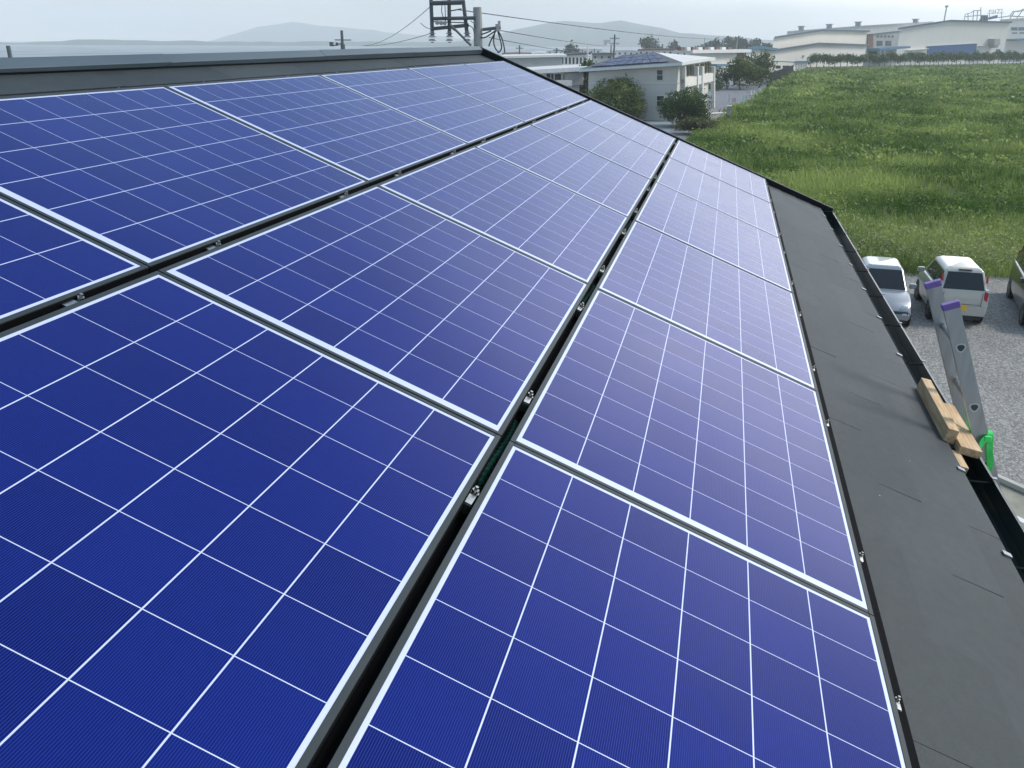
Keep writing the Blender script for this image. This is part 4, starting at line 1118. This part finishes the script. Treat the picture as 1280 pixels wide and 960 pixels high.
# --- tower of pipes and the concrete pole behind the ridge end
D0 = 32.0
b = at(598, 60, D0); tb = Vector((b.x, b.y, ZG)); inv = -tb
W_ = lambda x, y, d=D0: at(x, y, d) + inv
tw = empty('utility_tower', tb, 0, 'grey concrete pole carrying a steel frame with insulators and cables behind the ridge end', 'utility pole')
mb = MB(); pb = W_(598.5, 70); mb.tube([(pb.x, pb.y, 0), W_(597.5, 30), W_(596.5, 9)], [.20, .155, .145], 14); mb.build('pole', M['pole'], tw, smooth=False)
for x, x2, yt in ((540.5, 538, -18), (562, 561, -18), (584, 577, -18)):
    mb = MB(); mb.tube([W_(x, 44), W_(x2, yt)], [.068, .062], 10); leg = mb.build('steel_pipe', M['pole_dark'], tw, smooth=False)
    mb = MB()
    c = W_(x, 49)
    for dz, r_ in ((.22, .09), (.17, .13), (.10, .10), (.06, .15), (-.02, .12), (-.06, .14), (-.12, .06)): mb.cyl(c + Vector((0, 0, dz)), c + Vector((0, 0, dz + .035)), r_, r_ * .8, 12)
    mb.build('insulator', M['insul'], leg)
for x0, y0, x1, y1, r_ in ((537, 3.5, 580, 2, .06), (540, 23.5, 594, 22.5, .06), (541, 36, 586, 31.5, .06), (538, 5.5, 577, 4.5, .04), (541, 27, 583, 28.5, .018), (559, 14.5, 577, 11, .02)):
    dd = D0 - .12 if r_ > .05 else D0 + .15
    mb = MB(); mb.tube([W_(x0, y0, dd), W_(x1, y1, dd)], r_, 6); mb.build('crossarm', M['pole_dark'], tw)
mb = MB(); mb.tube([W_(562, 30, D0 - .3), W_(589, 57, D0 - .3)], .045, 6); mb.build('brace', M['pole_dark'], tw)
for x, y in ((546.5, 28.5), (551.5, 28.8), (556, 29)):
    mb = MB(); c = W_(x, y, D0 - .2); v = (c - W_(x, y, D0 + .2)).normalized(); mb.cyl(c, c + v * .12, .07, k=10); mb.cyl(c + v * .121, c + v * .17, .035, k=8); mb.build('insulator', M['insul'], tw)
for pts in ([(553, 2), (552, 14), (555, 24)], [(556, 3), (556.5, 15), (557, 30)], [(565, 36), (571, 40), (577, 44)], [(581, 30), (590, 34), (593, 42)], [(588, 26), (593, 30), (594, 36)]):
    mb = MB(); mb.tube(sm([W_(x, y, D0 - .2) for x, y in pts]), .014, 5); mb.build('jumper_cable', M['cable'], tw)
mb = MB(); mb.tube([W_(603, 37, D0 - .1), W_(626, 34.5, D0 - .1)], .055, 6); arm = mb.build('side_arm', M['pole_dark'], tw)
mb = MB(); c = W_(624, 34.8, D0 - .1); mb.cyl(c, c + Vector((0, 0, .22)), .05, k=8); mb.cyl(c + Vector((0, .05, -.12)), c + Vector((0, .05, .12)), .09, k=8); mb.build('insulator', M['insul'], arm)
for pts in ([(621, 36), (618, 42), (613, 52), (611, 58)], [(621, 36), (624, 45), (627, 58), (625, 64), (622, 66)], [(622, 37), (627, 47), (630, 58), (631, 66)], [(619, 38), (617, 50), (619, 60), (624, 66)], [(602, 43), (608, 41), (614, 38.5)], [(600, 47), (607, 46.5), (620, 38)]):
    mb = MB(); mb.tube(sm([W_(x, y, D0 - .12) for x, y in pts]), .024, 5); mb.build('drop_cable', M['cable'], arm)
def wire(a, b_, sag, label, r=.014):
    A = at(*a); B = at(*b_); pts = [A.lerp(B, i / 16) - Vector((0, 0, sag * 4 * (i / 16) * (1 - i / 16))) for i in range(17)]
    o = empty('overhead_wire', A, 0, label, 'wire', 'overhead wires from the tower'); MB().tube([p - A for p in pts], r, 5).build('cable', M['cable'], o)
wire((572, 12, D0), (905, 49, 120), .25, 'overhead wire crossing highest in front of the mountains', .018)
wire((625, 38, D0), (770, 58, 110), .12, 'overhead wire below the highest one, running right from the side arm', .016)
wire((612, 47, D0), (735, 66, 100), .10, 'lowest overhead wire running right from the concrete pole', .016)
wire((537, 9, D0), (455, 57, 60), .3, 'overhead wire sloping down left from the tower top', .012)
wire((538, 42, D0), (452, 57, 70), .15, 'overhead wire sloping down left from the lower tower frame', .012)
wire((541, 36, D0), (526, 29, 24), .05, 'short wire end left of the tower frame', .010)

# ================================================================== cars
def car_paint(name, c, metal=.0, rough=.3): return mat(name, c, rough, metal, coat=.8)
M['tyre'] = mat('tyre', (.012, .012, .013), .85); M['rim'] = mat('wheel_rim', (.45, .46, .47), .3, .8)
M['car_glass'] = mat('car_glass', (.010, .012, .014), .08, spec=.5)
M['red_lamp'] = mat('red_lamp', (.42, .01, .015), .2); M['clear_lamp'] = mat('clear_lamp', (.62, .66, .68), .12, .4)
M['yellow_plate'] = mat('yellow_plate', (.72, .48, .04), .5); M['plate_text'] = mat('plate_text', (.02, .02, .02), .6)
M['trim_dark'] = mat('dark_trim', (.015, .016, .017), .6)
def make_car(name, loc, rz, label, paint, L, W, H, kind, facing_detail, grp):
    """car along +x (front at +x), origin under the middle of its rear end"""
    o = empty(name, loc, rz, label, 'car', grp); hw = W / 2
    van = kind != 'hatch'
    belt = 1.02 if van else .92
    # lower hull, lofted: x, z low, z high, half width
    st = [(0, .42, .80, hw * .90), (.04, .30, belt - .02, hw * .965), (.35, .24, belt + .02, hw), (L * .5, .22, belt, hw), (L - 1.0, .22, belt - .02, hw), (L - .45, .24, belt - .12, hw * .985), (L - .12, .28, belt - .24, hw * .93), (L - .01, .36, belt - .36, hw * .80)]
    if kind == 'minivan': st = [(x, a, b + (.10 if x < L - .5 else .14), w_) for x, a, b, w_ in st]
    vs = []; K = 12
    for x, a, b, w_ in st:
        r_ = .09
        ring = [(-w_ + r_, a), (w_ - r_, a), (w_ - .02, a + .06), (w_, a + .2), (w_, (a + b) / 2), (w_ - .015, b - .12), (w_ - .05, b - .03), (w_ - .13, b + .01), (-w_ + .13, b + .01), (-w_ + .05, b - .03), (-w_ + .015, b - .12), (-w_, (a + b) / 2), (-w_, a + .2), (-w_ + .02, a + .06)]
        vs += [(x, y, z_) for y, z_ in ring]
    K = 14; n = len(st)
    fs = [(i * K + j, i * K + (j + 1) % K, (i + 1) * K + (j + 1) % K, (i + 1) * K + j) for i in range(n - 1) for j in range(K)] + [tuple(range(K))[::-1], tuple(range((n - 1) * K, n * K))]
    mb = MB().add(vs, fs); body = mb.build('body', paint, o, bevel=.02, seg=2)
    # cabin: bottom ring at the belt, top ring at the roof
    bz = belt + (.10 if kind == 'minivan' else 0)
    xb0, xb1, xt0, xt1 = (.02, L - .72, .30, L - 1.42) if van else (.10, L - .95, .50, L - 1.62)
    wb, wt = hw - .035, hw - .21
    rz_ = H - .07
    bot = [(xb0, -wb * .96, bz - .05), (xb1, -wb * .93, bz - .05), (xb1, wb * .93, bz - .05), (xb0, wb * .96, bz - .05)]
    top = [(xt0, -wt, rz_), (xt1, -wt, rz_), (xt1, wt, rz_), (xt0, wt, rz_)]
    crown = [(xt0 + .12, -wt + .12, H), (xt1 - .12, -wt + .12, H - .01), (xt1 - .12, wt - .12, H - .01), (xt0 + .12, wt - .12, H)]
    vs = bot + top + crown
    fs = [(0, 1, 2, 3)] + [(k + j, k + (j + 1) % 4, k + 4 + (j + 1) % 4, k + 4 + j) for k in (0, 4) for j in range(4)] + [(8, 9, 10, 11)]
    MB().add(vs, fs).build('cabin', paint, o, bevel=.075, seg=4)
    # glass
    V_ = [Vector(v) for v in vs]
    def pane(a, b, c, d, part, s0, s1, t0, t1, mt='car_glass', off=.004, th=.006):
        q = lambda s, t: (V_[a].lerp(V_[b], s)).lerp(V_[d].lerp(V_[c], s), t)
        P = [q(s0, t0), q(s1, t0), q(s1, t1), q(s0, t1)]
        nn = (P[1] - P[0]).cross(P[3] - P[0]).normalized()
        cen = (V_[0] + V_[1] + V_[2] + V_[3]) / 4 + Vector((0, 0, .25))
        if nn.dot(P[0] - cen) < 0: nn = -nn
        return MB().prism([p + nn * off for p in P], nn * th).build(part, M[mt], o, bevel=.003, seg=1)
    pane(3, 0, 4, 7, 'rear_window', .07, .93, .16, .93)
    pane(1, 2, 6, 5, 'windscreen', .05, .95, .12, .95)
    for a, b, c, d in ((0, 1, 5, 4), (2, 3, 7, 6)):
        f = (lambda s: s) if a == 0 else (lambda s: 1 - s)
        for s0, s1 in ((.05, .30), (.33, .60), (.63, .90)):
            ss = sorted((f(s0), f(s1))); pane(a, b, c, d, 'side_window', ss[0], ss[1], .16, .88)
    # wheels
    for x in (.62, L - .68):
        for s in (-1, 1):
            y = s * (hw - .09)
            wl = MB().tube([(x, y - s * .085, .28), (x, y - s * .08, .28), (x, y + s * .075, .28), (x, y + s * .085, .28)], [.24, .28, .28, .25], 20).build('tyre', M['tyre'], o)
            mb = MB(); mb.tube([(x, y + s * .0855, .28), (x, y + s * .093, .28)], [.185, .17], 18)
            rim = mb.build('rim', M['rim'], wl)
    # arches
    for x in (.62, L - .68):
        for s in (-1, 1):
            MB().tube([(x, s * (hw - .012), .30), (x, s * (hw + .003), .30)], .335, 20).build('wheel_arch', M['trim_dark'], o)
    # mirrors
    for s in (-1, 1):
        c = Vector((xb1 - .42, s * (hw + .07), bz + .06))
        MB().box(c, (.10, .20, .15)).build('door_mirror', paint, o, bevel=.035, seg=3)
    # ends
    if kind != 'hatch':
        MB().box((.025, 0, .47), (.07, W * .93, .30)).build('rear_bumper', paint, o, bevel=.03)
        MB().box((.01, 0, .27), (.05, W * .80, .10)).build('rear_skirt', M['trim_dark'], o)
        for s in (-1, 1):
            MB().box((.040, s * (hw - .115), .90), (.07, .10, .26)).build('tail_lamp', M['red_lamp'], o, bevel=.015)
            MB().box((.055, s * (hw - .115), 1.07), (.06, .085, .07)).build('reversing_lamp', M['clear_lamp'], o, bevel=.01)
            q = Vector((.185, s * (wb * .965 - .075), 1.36)); MB().box(q, (.05, .05, .20), Matrix.Rotation(.32, 3, 'Y')).build('high_lamp', M['red_lamp'], o, bevel=.01)
        pl = MB().box((-.016, .0, .56), (.012, .33, .165)).build('number_plate', M['yellow_plate'], o)
        for y_ in (-1, 1):
            MB().box((-.004, y_ * (hw - .21), .80), (.012, .008, .40)).build('tailgate_seam', M['trim_dark'], o)
        MB().box((-.004, 0, .66), (.012, W * .70, .008)).build('tailgate_seam', M['trim_dark'], o)
        MB().box((.012, 0, .80), (.03, .34, .05)).build('tailgate_handle', paint, o, bevel=.01)
        MB().tube([(.10, .02, 1.02), (.12, .26, 1.05)], .008, 6).build('wiper', M['trim_dark'], o)
        MB().box((.30, 0, H - .045), (.09, .34, .03)).build('brake_lamp', M['trim_dark'], o, bevel=.008)
    # front
    zf = belt - .40 + (.12 if kind == 'minivan' else 0)
    MB().box((L - .03, 0, .40), (.09, W * .84, .18)).build('front_bumper', paint, o, bevel=.03)
    MB().box((L - .02, 0, .27), (.07, W * .75, .07)).build('front_skirt', M['trim_dark'], o)
    for s in (-1, 1):
        c = Vector((L - .10, s * (hw - .24), zf + .10))
        hl = MB().tube([c + Vector((-.05, 0, 0)), c + Vector((.035, 0, -.01)), c + Vector((.06, 0, -.012))], [.115, .112, .07], 18).build('headlamp', M['clear_lamp'], o, smooth=False)
        MB().box((L - .015, s * (hw - .24), .47), (.05, .13, .08)).build('fog_lamp', M['clear_lamp'], o, bevel=.01)
    gr = MB().tube([(L - .05, 0, zf + .02), (L + .012, 0, zf + .0)], .0, 3) if False else None
    ring = []
    for j in range(22):
        a = 2 * math.pi * j / 22; ring.append((L - .01, .25 * math.cos(a), zf - .02 + .125 * math.sin(a)))
    g_ = MB().prism(ring, (.035, 0, 0)).build('grille', M['trim_dark'], o)
    MB().box((L + .032, 0, zf - .03), (.012, .33, .165)).build('number_plate', M['yellow_plate'], g_ if False else o)
    return o
M['paint_white'] = car_paint('paint_pearl_white', (.47, .445, .385)); M['paint_silver'] = car_paint('paint_silver', (.27, .285, .30), .6, .34); M['paint_black'] = car_paint('paint_black', (.014, .017, .02), .1)
cw = on_ground(1201, 404)
make_car('parked_car', Vector((23.75, -6.58, ZG)), R(-2), 'pearl white kei wagon seen from behind between the two other parked cars', M['paint_white'], 3.4, 1.43, 1.63, 'wagon', 'rear', 'cars parked on the gravel')
make_car('parked_car', Vector((26.25, -4.62, ZG)), R(180 - 3), 'silver small car facing the house, half hidden by the gutter', M['paint_silver'], 3.4, 1.475, 1.47, 'hatch', 'front', 'cars parked on the gravel')
make_car('parked_car', Vector((27.94, -9.82, ZG)), R(171), 'black tall car at the right picture edge facing the house', M['paint_black'], 4.4, 1.70, 1.85, 'minivan', 'front', 'cars parked on the gravel')
p = on_ground(899, 104)
make_car('parked_car', p, R(80), 'far white car parked by the roadside trees behind the apartment block', M['paint_white'], 3.6, 1.6, 1.7, 'wagon', 'side', 'cars parked along the road')
